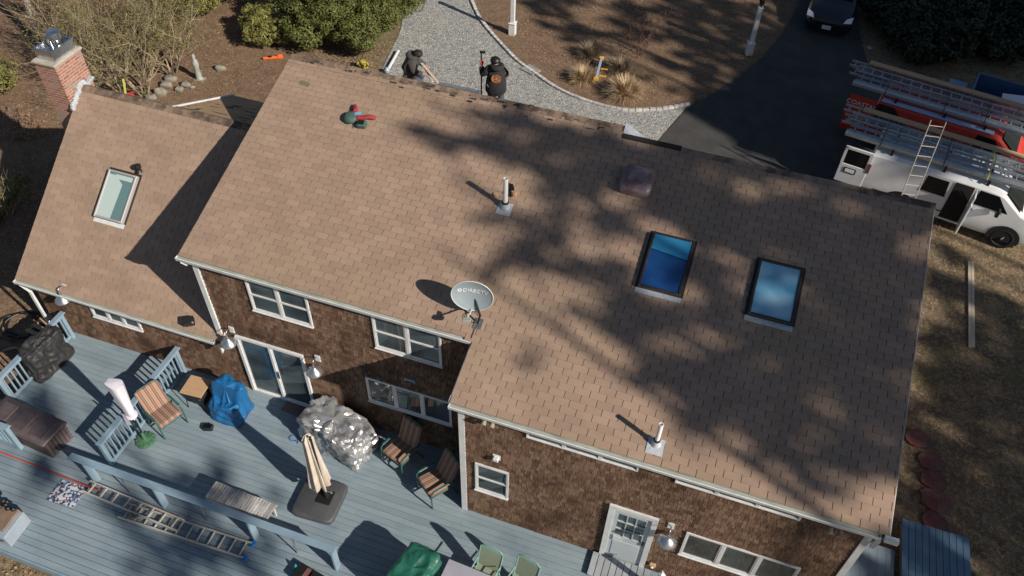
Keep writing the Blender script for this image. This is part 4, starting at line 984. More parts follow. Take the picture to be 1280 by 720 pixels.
# ================================================================ THINGS ON THE ROOF
def textmesh(s,size,ext=.002):
    c=bpy.data.curves.new('lettering','FONT'); c.body=s; c.size=size; c.extrude=ext; c.align_x='CENTER'; c.align_y='CENTER'; c.resolution_u=3
    o=bpy.data.objects.new('lettering',c); me=bpy.data.meshes.new_from_object(o); bpy.data.objects.remove(o); return me
def text(s,size,m,parent,M4,name='lettering',ext=.002,fn=None,bold=1.0):
    me=textmesh(s,size,ext); me.materials.clear(); me.materials.append(m)
    if fn:
        for v in me.vertices: v.co=fn(v.co)
    o=bpy.data.objects.new(name,me); col.objects.link(o); o.parent=parent; o.matrix_local=M4; return o
foot=RF(598,405); n_=Vector((.20,-.97,.12)).normalized(); xa=Vector((1,0,0)); xa=(xa-n_*xa.dot(n_)).normalized(); ya=n_.cross(xa)
r_=ray(591,367); C_=CAMLOC+r_*((foot.z+.60-CAMLOC.z)/r_.z)
dh=empty('satellite_dish',foot,0,'grey oval satellite dish on a tripod mount at the roof step','satellite dish')
DM=Matrix.Translation(C_-foot)@Matrix((xa,ya,n_)).transposed().to_4x4()
mb=MB(); rr=[0,.08,.16,.24,.31,.36,.385]; vs=[];fs=[];n=48
for k,q in enumerate(rr):
    for i in range(n): a=2*math.pi*i/n; vs.append((q*1.04*math.cos(a),q*.93*math.sin(a),.55*q*q))
for k in range(len(rr)-1):
    for i in range(n): fs.append((k*n+i,k*n+(i+1)%n,(k+1)*n+(i+1)%n,(k+1)*n+i))
b0=len(vs); vs+=[(v[0]*1.01,v[1]*1.01,v[2]-.012) for v in vs]; fs+=[tuple(x+b0 for x in reversed(f)) for f in fs[:]]
L_=(len(rr)-1)*n; fs+=[(L_+i,L_+(i+1)%n,b0+L_+(i+1)%n,b0+L_+i) for i in range(n)]
mb.add(vs,fs); refl=mb.build('reflector',M['dish'],dh,smooth=True,auto=50); refl.matrix_local=DM
para=lambda v: Vector((v.x,v.y,v.z+.55*((v.x/1.04)**2+(v.y/.93)**2)+.004))
text('DIRECTV',.12,M['chalk'],refl,Matrix.Identity(4),fn=lambda v:para(v+Vector((.05,.08,.004))))
mb=MB(); 
for k in range(24):
    a0,a1=2*math.pi*k/24,2*math.pi*(k+1)/24; P=lambda a,q:para(Vector((-.245+q*math.cos(a),.08+q*math.sin(a),0)))
    mb.add([P(a0,.022),P(a0,.042),P(a1,.042),P(a1,.022)],[(0,1,2,3)])
mb.build('round_emblem',M['chalk'],refl)
tr=mat('dish_rim',(.6,.64,.66),.4)
mb=MB(); mb.tube([(rr[-1]*1.045*math.cos(2*math.pi*i/32),rr[-1]*.935*math.sin(2*math.pi*i/32),.082) for i in range(33)],.008,5); mb.build('rim',tr,refl)
lnb=DM@Vector((-.02,-.20,.50)); bot=DM@Vector((0,-.36,.03))
MB().tube([bot,lnb],.016,8).build('feed_arm',M['white'],dh); 
mb=MB(); dd=(DM@Vector((0,0,0))-lnb).normalized(); mb.tube([lnb-dd*.02,lnb+dd*.10],.032,10); mb.box(lnb-dd*.03,(.16,.10,.07),.3,bev=.01); mb.build('receiver_head',mat('receiver_grey',(.28,.30,.27),.5),dh)
back=DM@Vector((0,-.05,-.06))
MB().tube([(0,0,.02),(.02,.03,.25),back],.022,8).build('mast',M['blackmetal'],dh)
for q in (RF(575,376),RF(611,383)): MB().tube([q-foot+Vector((0,0,.02)),back+Vector((0,.02,-.03))],.010,6).build('strut',M['blackmetal'],dh)
mb=MB(); mb.M=Matrix.Rotation(math.atan(RS),4,'X'); mb.box((0,0,.015),(.16,.22,.012)); mb.build('foot_plate',M['steel'],dh)
mb=MB(); mb.box(back,(.14,.06,.14)); mb.build('bracket',M['dish'],dh)
mb=MB(); mb.tube(curve([Vector((0,0,.05)),Vector((-.2,-.05,.04)),Vector((-.3,.08,.07)),Vector((-.12,.2,.1)),Vector((.02,.12,.12))],5),.006,5); mb.tube(curve([Vector((0,0,.03)),Vector((-.02,-.15,-.02)),Vector((-.03,-.32,-.09))],4),.006,5); mb.build('cable',M['black'],dh)
# tool belt
tbm=Matrix.Translation(RF(450,150,.01)); p=RF(450,150)
tbt=empty('tool_belt',p,0,'red and green tool belt with two pouches left on the roof','tool belt',rot=(math.atan(RS),0,0)); tbt.scale=(1.25,1.2,1)
redc=mat('crimson_webbing',(.36,.04,.05),.8,(.22,.03,.04),18,bump=.5); grnp=mat('green_pouch',(.06,.13,.10),.75,(.04,.08,.07),10,bump=.4)
MB().tube(curve([(-.22,.24,.03),(-.14,.12,.06),(-.05,.0,.08),(.06,.02,.08),(.16,.06,.09),(.28,.10,.04)],5),[.035]*1+[.045]*24+[.03],8).build('belt',redc,tbt,smooth=True)
cover_=MB(); cover_.lathe([(0,0),(.11,.0),(.14,.05),(.12,.11),(.07,.14),(0,.145)],(-.16,-.03,.0),14); cover_.build('round_pouch',grnp,tbt,smooth=True,auto=60)
MB().box((.10,-.12,.07),(.17,.14,.14),.15,bev=.03).build('square_pouch',grnp,tbt); MB().box((.10,-.12,.143),(.11,.09,.01),.15).build('pouch_mouth',M['black'],tbt)
MB().box((-.04,.06,.13),(.12,.05,.02),.5,bev=.005).build('blue_tool_handle',mat('light_blue_grip',(.10,.42,.65),.4),tbt)
MB().tube([(-.10,-.10,.02),(-.03,-.22,.02)],.008,5).build('steel_chisel',M['steel'],tbt)
MB().tube([(-.20,.26,.04),(-.12,.14,.10)],.04,8).build('hammer_loop',redc,tbt)
# nail gun and coil beside the pipe
p=RF(640,241); ng=empty('nail_gun',p,R(-60),'black nail gun lying against the white vent pipe','nail gun')
MB().box((0,0,.10),(.26,.09,.11),bev=.02).build('body',M['black'],ng); MB().box((.06,0,.02),(.07,.07,.14),.2,bev=.015).build('grip',M['black'],ng)
MB().tube([(-.13,0,.10),(-.22,0,.08)],.02,8).build('nose',M['steel'],ng); MB().lathe([(0,-.05),(.06,-.05),(.065,0),(.06,.05),(0,.05)],(.13,.02,.1),12).build('magazine',mat('tan_plastic',(.4,.22,.13),.6),ng)
MB().box((.05,.05,.15),(.06,.02,.03)).build('green_label',mat('lime_plastic',(.35,.5,.2),.5),ng)
p=RF(620,244); o=MB().lathe([(0,0),(.055,0),(.055,.03),(0,.032)],n=14).build('tape_roll',M['wood'],smooth=True,auto=40); o.location=p+Vector((0,0,.01)); tag(o,'small tan disc lying in the shadow of the white pipe','tape')

# ================================================================ ROOFERS
def skin(name,pts,edges,rad,m,parent,sub=2):
    me=bpy.data.meshes.new(name); me.from_pydata([tuple(p) for p in pts],edges,[]); o=bpy.data.objects.new(name,me); col.objects.link(o)
    s=o.modifiers.new('skin','SKIN'); s.use_smooth_shade=True
    sv=me.skin_vertices[0].data if me.skin_vertices else None
    if sv is None:
        import bmesh as _b; bm=_b.new(); bm.from_mesh(me); bm.verts.layers.skin.verify(); bm.to_mesh(me); bm.free(); sv=me.skin_vertices[0].data
    for i,r in enumerate(rad):
        sv[i].radius=(r,r) if not isinstance(r,tuple) else r; sv[i].use_root=(i==0)
    d=o.modifiers.new('sub','SUBSURF'); d.levels=sub; d.render_levels=sub
    me.materials.append(m)
    bpy.context.view_layer.update()
    dg=bpy.context.evaluated_depsgraph_get(); m2=bpy.data.meshes.new_from_object(o.evaluated_get(dg)); m2.materials.clear(); m2.materials.append(m)
    m2.polygons.foreach_set('use_smooth',[True]*len(m2.polygons))
    o.modifiers.clear(); o.data=m2; o.parent=parent; return o
skinm=mat('skin',(.42,.25,.17),.6); hair=mat('dark_hair',(.012,.010,.009),.7)
def person(loc,rz,label,J,jm,tm,hatm,glove=None,beanie=True,hood=True):
    """J: joints in local metres, facing +Y"""
    r=empty('person',loc,rz,label,'person')
    V=lambda k:Vector(J[k])
    names=['pelvis','waist','chest','neck','head']
    ks=['pelvis','waist','chest','neck','headb','headt','lsh','lel','lwr','lha','rsh','rel','rwr','rha','lhip','lkn','lan','lto','rhip','rkn','ran','rto']
    E_=[('pelvis','waist'),('waist','chest'),('chest','neck'),('neck','headb'),('headb','headt'),('chest','lsh'),('lsh','lel'),('lel','lwr'),('lwr','lha'),('chest','rsh'),('rsh','rel'),('rel','rwr'),('rwr','rha'),('pelvis','lhip'),('lhip','lkn'),('lkn','lan'),('lan','lto'),('pelvis','rhip'),('rhip','rkn'),('rkn','ran'),('ran','rto')]
    ra=dict(pelvis=.13,waist=.125,chest=.14,neck=.055,headb=.085,headt=.082,lsh=.06,lel=.045,lwr=.03,lha=.035,rsh=.06,rel=.045,rwr=.03,rha=.035,lhip=.085,lkn=.06,lan=.045,lto=.04,rhip=.085,rkn=.06,ran=.045,rto=.04)
    body=skin('body',[V(k) for k in ks],[(ks.index(a),ks.index(b)) for a,b in E_],[ra[k] for k in ks],skinm,r)
    J=dict(J); J['lhem']=Vector(J['lhip'])*.35+Vector(J['lkn'])*.65; J['rhem']=Vector(J['rhip'])*.35+Vector(J['rkn'])*.65
    jk=['pelvis','waist','chest','neck','lsh','lel','lwr','rsh','rel','rwr','lhem','rhem']
    JE=[('pelvis','lhem'),('pelvis','rhem'),('pelvis','waist'),('waist','chest'),('chest','neck'),('chest','lsh'),('lsh','lel'),('lel','lwr'),('chest','rsh'),('rsh','rel'),('rel','rwr')]
    jr=dict(pelvis=.225,waist=.22,chest=.225,neck=.10,lsh=.125,lel=.095,lwr=.07,rsh=.125,rel=.095,rwr=.07,lhem=.17,rhem=.17)
    skin('jacket',[V(k) for k in jk],[(jk.index(a),jk.index(b)) for a,b in JE],[jr[k] for k in jk],jm,r)
    tk=['pelvis','lhip','lkn','lan','rhip','rkn','ran']; TE=[('pelvis','lhip'),('lhip','lkn'),('lkn','lan'),('pelvis','rhip'),('rhip','rkn'),('rkn','ran')]
    trr=dict(pelvis=.16,lhip=.115,lkn=.085,lan=.075,rhip=.115,rkn=.085,ran=.075)
    skin('trousers',[V(k) for k in tk],[(tk.index(a),tk.index(b)) for a,b in TE],[trr[k] for k in tk],tm,r)
    for s in ('l','r'):
        a,b=V(s+'an'),V(s+'to'); skin('boot',[a,(a+b)/2+Vector((0,0,-.01)),b],[(0,1),(1,2)],[.065,.06,.05],M['black'],r)
        w,h=V(s+'wr'),V(s+'ha'); d=(h-w).normalized(); sd=d.cross(Vector((0,0,1))); sd=sd.normalized() if sd.length>.1 else Vector((1,0,0)); dn_=d.cross(sd)
        for k,(off,L) in enumerate(((-.030,.055),(-.010,.065),(.010,.06),(.030,.045))):
            b0=h+sd*off; f=[b0-d*.01,b0+d*L*.5,b0+d*L*.7+dn_*.025,b0+d*L*.6+dn_*.05]
            MB().tube(f,[.011,.0105,.010,.008],6).build('finger',glove or skinm,r,smooth=True)
        MB().tube([h-d*.03+sd*.035,h+sd*.055+d*.01,h+sd*.05+d*.035+dn_*.02],[.012,.011,.009],6).build('thumb',glove or skinm,r,smooth=True)
        if glove: skin('glove',[w,(w+h)/2,h],[(0,1),(1,2)],[.04,.045,.048],glove,r)
    hc=(V('headb')+V('headt'))/2; up=(V('headt')-V('headb')).normalized(); f=Vector(J['face']).normalized(); sdv=f.cross(up).normalized()
    # face
    MB().lathe([(0,-.02),(.014,0),(.01,.03),(0,.04)],hc+f*.098-up*.01,8).build('nose',skinm,r,smooth=True)
    for s in (-1,1):
        MB().lathe([(0,-.012),(.012,0),(0,.012)],hc+f*.085+sdv*s*.034+up*.022,8).build('eye',M['black'],r,smooth=True)
        MB().lathe([(0,-.03),(.018,0),(0,.03)],hc+sdv*s*.098,8).build('ear',skinm,r,smooth=True)
    MB().box(hc+f*.092-up*.05,(.045,.012,.01),math.atan2(f.y,f.x)+math.pi/2).build('mouth',redc,r)
    # hat / hair: cap over the crown
    mb=MB(); MH=Matrix((sdv,f,up)).transposed().to_4x4()
    k_=.118 if beanie else .112
    mb.M=Matrix.Translation(hc+up*.03)@MH@Matrix.Diagonal((1,1.08,1,1))
    mb.lathe([(k_*.99,-.03),(k_*1.02,.0),(k_*.97,.04),(k_*.8,.08),(k_*.45,.108),(0,.115)],n=20)
    mb.build('beanie' if beanie else 'hair',hatm,r,smooth=True)
    if hood:
        mb=MB(); mb.M=Matrix.Translation(V('neck')-f*.06+Vector((0,0,.02)))@MH
        mb.lathe([(.10,-.09),(.17,-.05),(.185,.0),(.165,.05),(.12,.075),(.09,.05)],n=20); mb.build('hood',jm,r,smooth=True)
    return r
fz=lambda y:RZL-.93*(y-RYL)+.03
# right roofer: back to us, left hand raised on a pole
J2=dict(pelvis=(0,0,.93),waist=(0,-.01,1.08),chest=(0,.0,1.32),neck=(0,.02,1.48),headb=(-.01,.04,1.55),headt=(-.02,.05,1.65),face=(-.5,.8,-.1),
 lsh=(-.17,.0,1.40),lel=(-.33,.02,1.17),lwr=(-.36,.18,1.36),lha=(-.37,.20,1.44),rsh=(.17,.0,1.40),rel=(.25,.10,1.14),rwr=(.05,.28,1.08),rha=(-.04,.32,1.08),
 lhip=(-.10,.0,.88),lkn=(-.13,.08,.48),lan=(-.14,.02,.09),lto=(-.16,.16,.04),rhip=(.10,0,.88),rkn=(.13,.08,.48),ran=(.15,0,.09),rto=(.18,.14,.04))
dkj=mat('black_hoodie',(.016,.017,.020),.9,(.024,.025,.03),6,bump=.5,bscale=12); jeans=mat('work_trousers',(.06,.08,.12),.9); glv=mat('red_glove',(.62,.07,.03),.7)
y2=7.1; hp=WY(620,79,y2); p2=person((hp.x,y2,fz(y2)),R(16),'roofer in a black hoodie with a round orange back print, holding a pole',J2,dkj,jeans,M['black'],glove=glv); p2.scale=(1,1,.87); bpy.context.view_layer.update()
org=mat('orange_print',(.50,.17,.06),.8,(.12,.06,.04),20,contrast=(.45,.55))
mb=MB(); 
for k in range(28):
    a0,a1=2*math.pi*k/28,2*math.pi*(k+1)/28
    P=lambda q,a:Vector((.02+q*math.cos(a),-.215+.25*(q*math.cos(a))**2+.03*abs(q*math.sin(a)),1.235+q*math.sin(a)*1.15))
    mb.add([P(0,0),P(.05,a0),P(.05,a1)],[(0,1,2)]); mb.add([P(.065,a0),P(.12,a0),P(.12,a1),P(.065,a1)],[(0,1,2,3)]); mb.add([P(.05,a0),P(.065,a0),P(.065,a1),P(.05,a1)],[(0,1,2,3)])
o=mb.build('back_print',org,p2)
pp_=Vector((-.37,.22,0)); pm=empty('tool_pole',p2.matrix_basis@Vector((-.375,.235,0)),R(16),'black pole tool gripped by the right-hand roofer','pole')
MB().tube([(0,0,.02),(0,0,1.5)],.018,8).build('shaft',M['black'],pm); MB().box((.03,0,1.52),(.14,.05,.06),bev=.01).build('head',M['black'],pm)
# left roofer: leaning, facing right, holding boards
J1=dict(pelvis=(0,-.10,.62),waist=(0,-.06,.80),chest=(0,.04,1.04),neck=(0,.10,1.20),headb=(0,.14,1.25),headt=(0,.18,1.35),face=(.25,.9,-.35),
 lsh=(-.18,.04,1.12),lel=(-.25,.14,.86),lwr=(-.14,.32,.78),lha=(-.11,.38,.77),rsh=(.18,.04,1.12),rel=(.26,.08,.86),rwr=(.18,.28,.74),rha=(.16,.35,.73),
 lhip=(-.10,-.08,.58),lkn=(-.16,.26,.42),lan=(-.15,-.02,.09),lto=(-.16,.12,.05),rhip=(.10,-.08,.58),rkn=(.16,.26,.42),ran=(.15,-.02,.09),rto=(.17,.12,.05))
gj=mat('charcoal_jacket',(.045,.042,.042),.9,(.06,.056,.055),6,bump=.6,bscale=12)
y1=6.55; hp=WY(520,80,y1); p1=person((hp.x-.12,y1,fz(y1)),R(-72),'roofer in a charcoal hooded jacket leaning over long pale boards',J1,gj,jeans,hair,beanie=False); p1.scale=(1,1,.76)
for k,(a,b) in enumerate((((527,79),(548,104)),((531,84),(541,102)))):
    A_=WY(*a,6.35); B_=WY(*b,5.75); o=MB().bar((0,0,0),B_-A_,.06,.02).build('timber_batten',M['woodpale']); o.location=A_; tag(o,['longer pale batten leaning beside the charcoal jacketed roofer','shorter pale batten leaning beside the charcoal jacketed roofer'][k],'batten','pale battens by the left roofer')
A_=WY(548,102,5.5);B_=WY(600,113,5.5); wb=empty('walk_board',(A_.x,5.5,A_.z-.05),math.atan2(0,1),'grey aluminium walk board just beyond the ridge','plank'); MB().box(((B_.x-A_.x)/2,0,0),(B_.x-A_.x,.1,.03)).build('deck_plate',M['alu'],wb)
for s in (-1,1): MB().box(((B_.x-A_.x)/2,s*.05,-.01),(B_.x-A_.x,.012,.05)).build('side_rail',M['alu'],wb)

# ================================================================ VANS
zq=lambda z: z if z<1.15 else 1.15+(z-1.15)*.76
def van(loc,rz,label,paint,group='contractor vans on the driveway',L=5.15,wx=(1.2,4.22)):
    r=empty('panel_van',loc,rz,label,'van',group)
    st=[(0,1.93,1),(.05,2.02,1),(.6,2.05,1),(3.3,2.05,1),(3.55,2.02,1),(3.75,1.93,.99),(4.35,1.36,.98),(4.5,1.28,.98),(4.95,1.14,.95),(L-.06,1.02,.90),(L,.95,.86)]
    def sec(h,w):
        hb=min(1.15,h*.86); out=[(.93*w,.30),(1.0*w,.45),(1.0*w,.8),(.985*w,hb)]
        if h>1.5: out+=[(.90*w,hb+(h-hb)*.78),(.80*w,h-.05),(.62*w,h-.005),(0,h+.012)]
        else: out+=[(.975*w,hb+(h-hb)*.4),(.93*w,hb+(h-hb)*.75),(.7*w,h-.01),(0,h+.01)]
        return out
    vs=[];fs=[];m=None
    for x,h,w in st:
        s=sec(h,w); pts=s+[(-a,b) for a,b in reversed(s[:-1])]; m=len(pts); vs+=[(x,a,zq(b)) for a,b in pts]
    for i in range(len(st)-1):
        for k in range(m): fs.append((i*m+k,i*m+(k+1)%m,(i+1)*m+(k+1)%m,(i+1)*m+k))
    fs.append(tuple(range(m))); fs.append(tuple((len(st)-1)*m+k for k in reversed(range(m))))
    mb=MB(); mb.add(vs,fs); mb.build('body',paint,r,smooth=True,auto=28)
    side=lambda z:(-1.0 if z<1.1500001 else -1.0+(z-1.15)*.13)
    def patch(name,pts,m_,off=.006,parent=None,s=-1):
        mb=MB()
        def clip(P,lo):
            o=[]
            for i in range(len(P)):
                p,q=P[i],P[(i+1)%len(P)]; ip=(p[1]<=1.15)==lo or p[1]==1.15; iq=(q[1]<=1.15)==lo or q[1]==1.15
                if ip: o.append(p)
                if ip!=iq: t=(1.15-p[1])/(q[1]-p[1]); o.append((p[0]+(q[0]-p[0])*t,1.15))
            return o
        for lo in (True,False):
            P=clip(pts,lo)
            if len(P)>2: mb.add([(x,side(z)-off,zq(z)) for x,z in P],[tuple(range(len(P)))])
        return mb.build(name,m_,parent or r)
    for x in wx:
        for s in (-1,1):
            mb=MB(); mb.add([(x+.45*math.cos(a),s*1.006,.38+.45*math.sin(a)) for a in [math.pi*k/14 for k in range(15)]]+[(x-.43,s*1.006,.28),(x+.43,s*1.006,.28)],[tuple(range(17))]); mb.build('wheel_arch',M['rubber'],r)
            mw=MB(); mw.lathe([(.0,-.12),(.30,-.12),(.365,-.10),(.38,-.05),(.38,.05),(.365,.10),(.27,.115),(.24,.07),(.23,.06),(0,.05)],(x,s*.90,.38),28,M=Matrix.Rotation(R(90 if s<0 else -90),3,'X')); w_=mw.build('wheel',M['rubber'],r,smooth=True,auto=35)
            mh=MB(); mh.lathe([(.23,.06),(.20,.085),(.09,.075),(.06,.12),(0,.125)],(x,s*.90,.38),20,M=Matrix.Rotation(R(90 if s<0 else -90),3,'X')); mh.build('rim',M['blackmetal'],w_,smooth=True,auto=35)
            mh=MB(); mh.lathe([(.035,.124),(.03,.14),(0,.142)],(x,s*.90,.38),10,M=Matrix.Rotation(R(90 if s<0 else -90),3,'X')); mh.build('hub_badge',M['steel'],w_)
    # windscreen
    mb=MB(); mb.add([(3.80,-.80,zq(1.90)),(3.80,.80,zq(1.90)),(4.33,.90,zq(1.405)),(4.33,-.90,zq(1.405))],[(0,1,2,3)]); o=mb.build('windscreen',M['blackglass'],r); o.location=(.012,0,.012)
    MB().box((L+.0,0,.42),(.12,1.7,.22),bev=.04).build('front_bumper',M['black'],r); MB().box((-.04,0,.45),(.12,1.8,.2),bev=.03).build('rear_bumper',M['black'],r)
    patch('door_window',[(3.02,1.22),(4.02,1.22),(3.80,1.52),(3.62,1.80),(3.10,1.82)],M['blackglass'])
    for s in (-.78,.78):
        MB().box((L-.01,s,.80),(.06,.26,.2),bev=.03).build('headlight',M['chalk'],r)
    MB().box((L+.005,0,.80),(.04,1.1,.22),bev=.02).build('grille',M['black'],r)
    mm_=MB(); mm_.box((3.75,-1.12,1.25),(.1,.2,.26),bev=.03); mm_.build('wing_mirror',M['black'],r)
    MB().box((3.06,-1.01,1.02),(.14,.03,.05),bev=.01).build('door_handle',M['black'],r)
    MB().box((2.92,-1.004,1.0),(.012,.012,1.3)).build('door_gap',M['black'],r)
    # crossbars for the rack
    for x in (.5,2.0,3.2):
        MB().box((x,0,1.95),(.05,1.7,.05)).build('rack_bar',M['blackmetal'],r)
        for s in (-1,1): MB().box((x,s*.78,1.86),(.07,.06,.16)).build('rack_foot',M['blackmetal'],r)
    return r,patch
H_=R(-10.5)
def Rz(a): return Matrix.Rotation(a,3,'Z')
wh=Z(1252,298,.38); o_w=wh-Rz(H_)@Vector((4.22,-1.0,0)); o_w.z=0
VW,pw=van(o_w,H_,'white panel van with its side door and rear door standing open',M['van'])
pw('side_window',[(1.62,1.12),(2.30,1.12),(2.26,1.76),(1.66,1.76)],M['blackglass'])
# open side doorway and the two door leaves
pw('door_opening',[(2.40,.42),(2.96,.42),(2.94,1.84),(2.42,1.84)],M['under'],off=.012)
MB().box((2.70,-1.015,.40),(.62,.03,.06)).build('door_sill',M['van'],VW)
dl=MB(); dl.box((2.98,-1.30,.98),(.05,.58,1.10),bev=.015); o=dl.build('open_side_door',M['van'],VW)
MB().box((2.985,-1.26,1.62),(.045,.46,.24),bev=.01).build('window_frame',M['van'],o); MB().box((2.99,-1.26,1.62),(.052,.34,.16)).build('window_glass',M['blackglass'],o)
def reardoor(V,paint,w=.82,x0=-.72,y=-.98,z0=.50,z1=1.78,plate=True):
    T=Matrix.Identity(4); mb=MB(); mb.box((x0+w/2-.05,y,(z0+1.18)/2),(w,.06,1.18-z0),bev=.015)
    for a,b,c,d in ((x0-.05,x0+.03,1.18,z1),(x0+w-.13,x0+w-.05,1.18,z1),(x0+.03,x0+w-.13,z1-.08,z1)): mb.box(((a+b)/2,y,(c+d)/2),(b-a,.06,d-c))
    o=mb.build('open_rear_door',paint,V)
    MB().box((x0+w/2-.05,y,1.44),(w-.16,.03,.52)).build('rear_window',M['blackglass'],o)
    return o
o=reardoor(VW,M['van']); MB().box((-.42,-1.017,.98),(.36,.012,.19),bev=.004).build('plate_frame',M['black'],o); MB().box((-.42,-1.026,.98),(.28,.006,.12)).build('licence_plate',M['chalk'],o)
MB().box((.06,-1.012,1.25),(.10,.02,.34),bev=.01).build('tail_light',M['redstone'],VW)
MB().box((.02,0,1.08),(.03,1.7,1.2)).build('rear_opening',M['under'],VW)
MB().box((1.5,-1.012,.62),(2.2,.014,.03)).build('rub_strip',M['black'],VW)
o_r=Vector((18.3,14.85,0))-Rz(H_)@Vector((4.22,-1.0,0)); o_r.z=0
VR,pr=van(o_r,H_-R(1),'red panel van with blue flash graphics parked behind the white van',M['vanred'])
pr('black_panel',[(.05,.95),(1.4,.75),(1.9,.72),(1.0,1.25),(.55,1.88),(.05,1.88)],M['black'],off=.008)
pr('blue_flash',[(2.5,.55),(3.8,.55),(3.62,.78),(3.45,.66),(3.35,.88),(3.2,.70),(3.08,.96),(2.95,.72),(2.8,.92),(2.72,.70)],M['vanblue'],off=.01)
pr('blue_emblem',[(.40+.17*math.cos(a),1.45+.15*math.sin(a)) for a in [2*math.pi*k/5+.3 for k in range(5)]],mat('royal_blue',(.08,.22,.55),.4),off=.014)
text('396-0065',.22,mat('blue_lettering',(.30,.45,.75),.4),VR,Matrix.Translation((1.62,-1.022,.90))@Matrix.Rotation(R(90),4,'X'))
roofstripe=MB(); roofstripe.add([(.1,-.86,zq(1.97)),(3.5,-.86,zq(1.97)),(3.5,-.70,zq(2.035)),(.1,-.70,zq(2.035))],[(0,1,2,3)]); o=roofstripe.build('roof_gutter_stripe',M['vanblue'],VR); o.location=(0,-.02,.012)
o=reardoor(VR,M['vanred'],w=.86,x0=-.80)
MB().box((-.42,-1.02,1.50),(.80,.012,.54)).build('red_upper_panel',M['vanred'],o)
text('COASTAL',.215,M['chalk'],o,Matrix.Translation((-.43,-1.03,1.55))@Matrix.Rotation(R(90),4,'X'))
text('396-0065',.17,M['chalk'],o,Matrix.Translation((-.43,-1.036,.86))@Matrix.Rotation(R(90),4,'X'))
MB().box((.02,0,1.08),(.03,1.7,1.2)).build('rear_opening',M['under'],VR)
def onvan(V,x,y,z): return V.matrix_basis@Vector((x,y,z))
bpy.context.view_layer.update()
def rackstuff(V,which,hd):
    z=1.98
    def put(name,x,y,zz,L,lab,**k): return ladder(onvan(V,x,y,zz),hd,L,lab,name=name,group='ladders on the van racks',feet=False,**k)
    blue=mat('blue_white_rail',(.42,.46,.52),.4,(.30,.33,.38),8,metal=.5)
    put('extension_ladder',-1.2,.05,z,6.6,'outer aluminium ladder on the roof of the %s van'%which,w=.42,m=blue,rs=.018)
    put('extension_ladder',-1.0,.10,z+.09,6.2,'upper aluminium ladder stacked on the roof of the %s van'%which,w=.34,m=M['alu'],rs=.018)
    put('extension_ladder',-.9,-.36,z,6.1,'narrow ladder nearest the house side on the roof of the %s van'%which,w=.26,m=blue,rs=.018)
    put('extension_ladder',-1.3,(.62 if which=='white' else .45),z+.02,6.3,'far side ladder resting flat on the roof rack of the %s van'%which,w=.30,m=M['alu'],rs=.018)
    r=empty('scaffold_plank',onvan(V,-.75,(.66 if which=='white' else .66),z+.14),hd,'long tan wooden plank strapped on the roof of the %s van'%which,'plank'); MB().box((3.2,0,0),(6.4,.24,.05),bev=.006).build('board',M['wood'],r)
    r=empty('walk_plank',onvan(V,-.95,-.66,z+.04),hd,'aluminium plank along the near roof edge of the %s van'%which,'plank')
    MB().box((3.1,0,0),(6.2,.20,.04)).build('deck_plate',M['alu'],r); 
    for s in (-1,1): MB().box((3.1,s*.10,-.01),(6.2,.02,.09)).build('side_rail',M['alu'],r)
    for x in (.1,1.9,3.1):
        c=MB(); y0=V; c.tube([(0,-.85,0),(0,-.80,.10),(0,0,.17),(0,.60,.10),(0,.64,0)],.014,5); o=c.build('tie_down_strap',M['black'] if which=='red' or x<3 else mat('yellow_strap',(.55,.48,.05),.7)); o.location=onvan(V,x,0,z+.02); o.rotation_euler=(0,0,hd)
        tag(o,'%s tie-down strap over the load on the %s van'%({.1:'rearmost',1.9:'middle',3.1:'foremost'}[x],which),'strap','straps over the van racks')
rackstuff(VW,'white',H_); rackstuff(VR,'red',H_-R(1))
# ladder leaning on the white van
A_=WY(1134,249,11.7); B_=WY(1173,151,12.15); d_=(B_-A_); A2=A_-d_.normalized()*(A_.z/d_.normalized().z) if d_.z>0 else A_
Ld=(B_-A2).length; xx=d_.normalized(); yy=Vector((0,0,1)).cross(xx).normalized(); zz=xx.cross(yy)
ll=ladder((0,0,0),0,Ld,'thin pale ladder leaning up against the white van',w=.40,m=tan,feet=False,rs=.011,rail=(.018,.04)); ll.rotation_euler=Matrix((xx,yy,zz)).transposed().to_euler(); ll.location=A2
# open trailer
tr_=empty('utility_trailer',(0,0,0),0,'open blue box trailer holding a white board in the far corner','trailer')
T0=Z(1213,88,1.2); T1=Z(1213,122,1.2); tr_.location=(T1.x,T1.y,0); tr_.rotation_euler=(0,0,R(-12)); tbm=mat('trailer_blue',(.06,.12,.24),.45,(.05,.10,.2),4)
LL,WWd=3.6,(T0-T1).length
MB().box((LL/2,WWd/2,.55),(LL,WWd,.05)).build('floor',tbm,tr_)
for nm,c,d in (('side_wall',(LL/2,0,.88),(LL,.05,.64)),('side_wall',(LL/2,WWd,.88),(LL,.05,.64)),('end_wall',(0,WWd/2,.88),(.05,WWd-.06,.64)),('end_wall',(LL,WWd/2,.88),(.05,WWd-.06,.64))): MB().box(c,d).build(nm,tbm,tr_)
for s in (-.1,WWd+.1):
    for x in (1.5,2.3): MB().lathe([(0,-.09),(.24,-.09),(.31,-.05),(.31,.05),(.24,.09),(0,.09)],(x,s,.31),20,M=Matrix.Rotation(R(90),3,'X')).build('wheel',M['rubber'],tr_)
bw=MB(); bw.box((0,0,0),(1.5,1.1,.03),R(8)); o=bw.build('white_board',M['chalk']); o.location=tr_.matrix_basis@Vector((1.75,.80,.92)); o.rotation_euler=(R(22),R(-4),R(-12)); tag(o,'broken white board lying in the blue trailer','board')
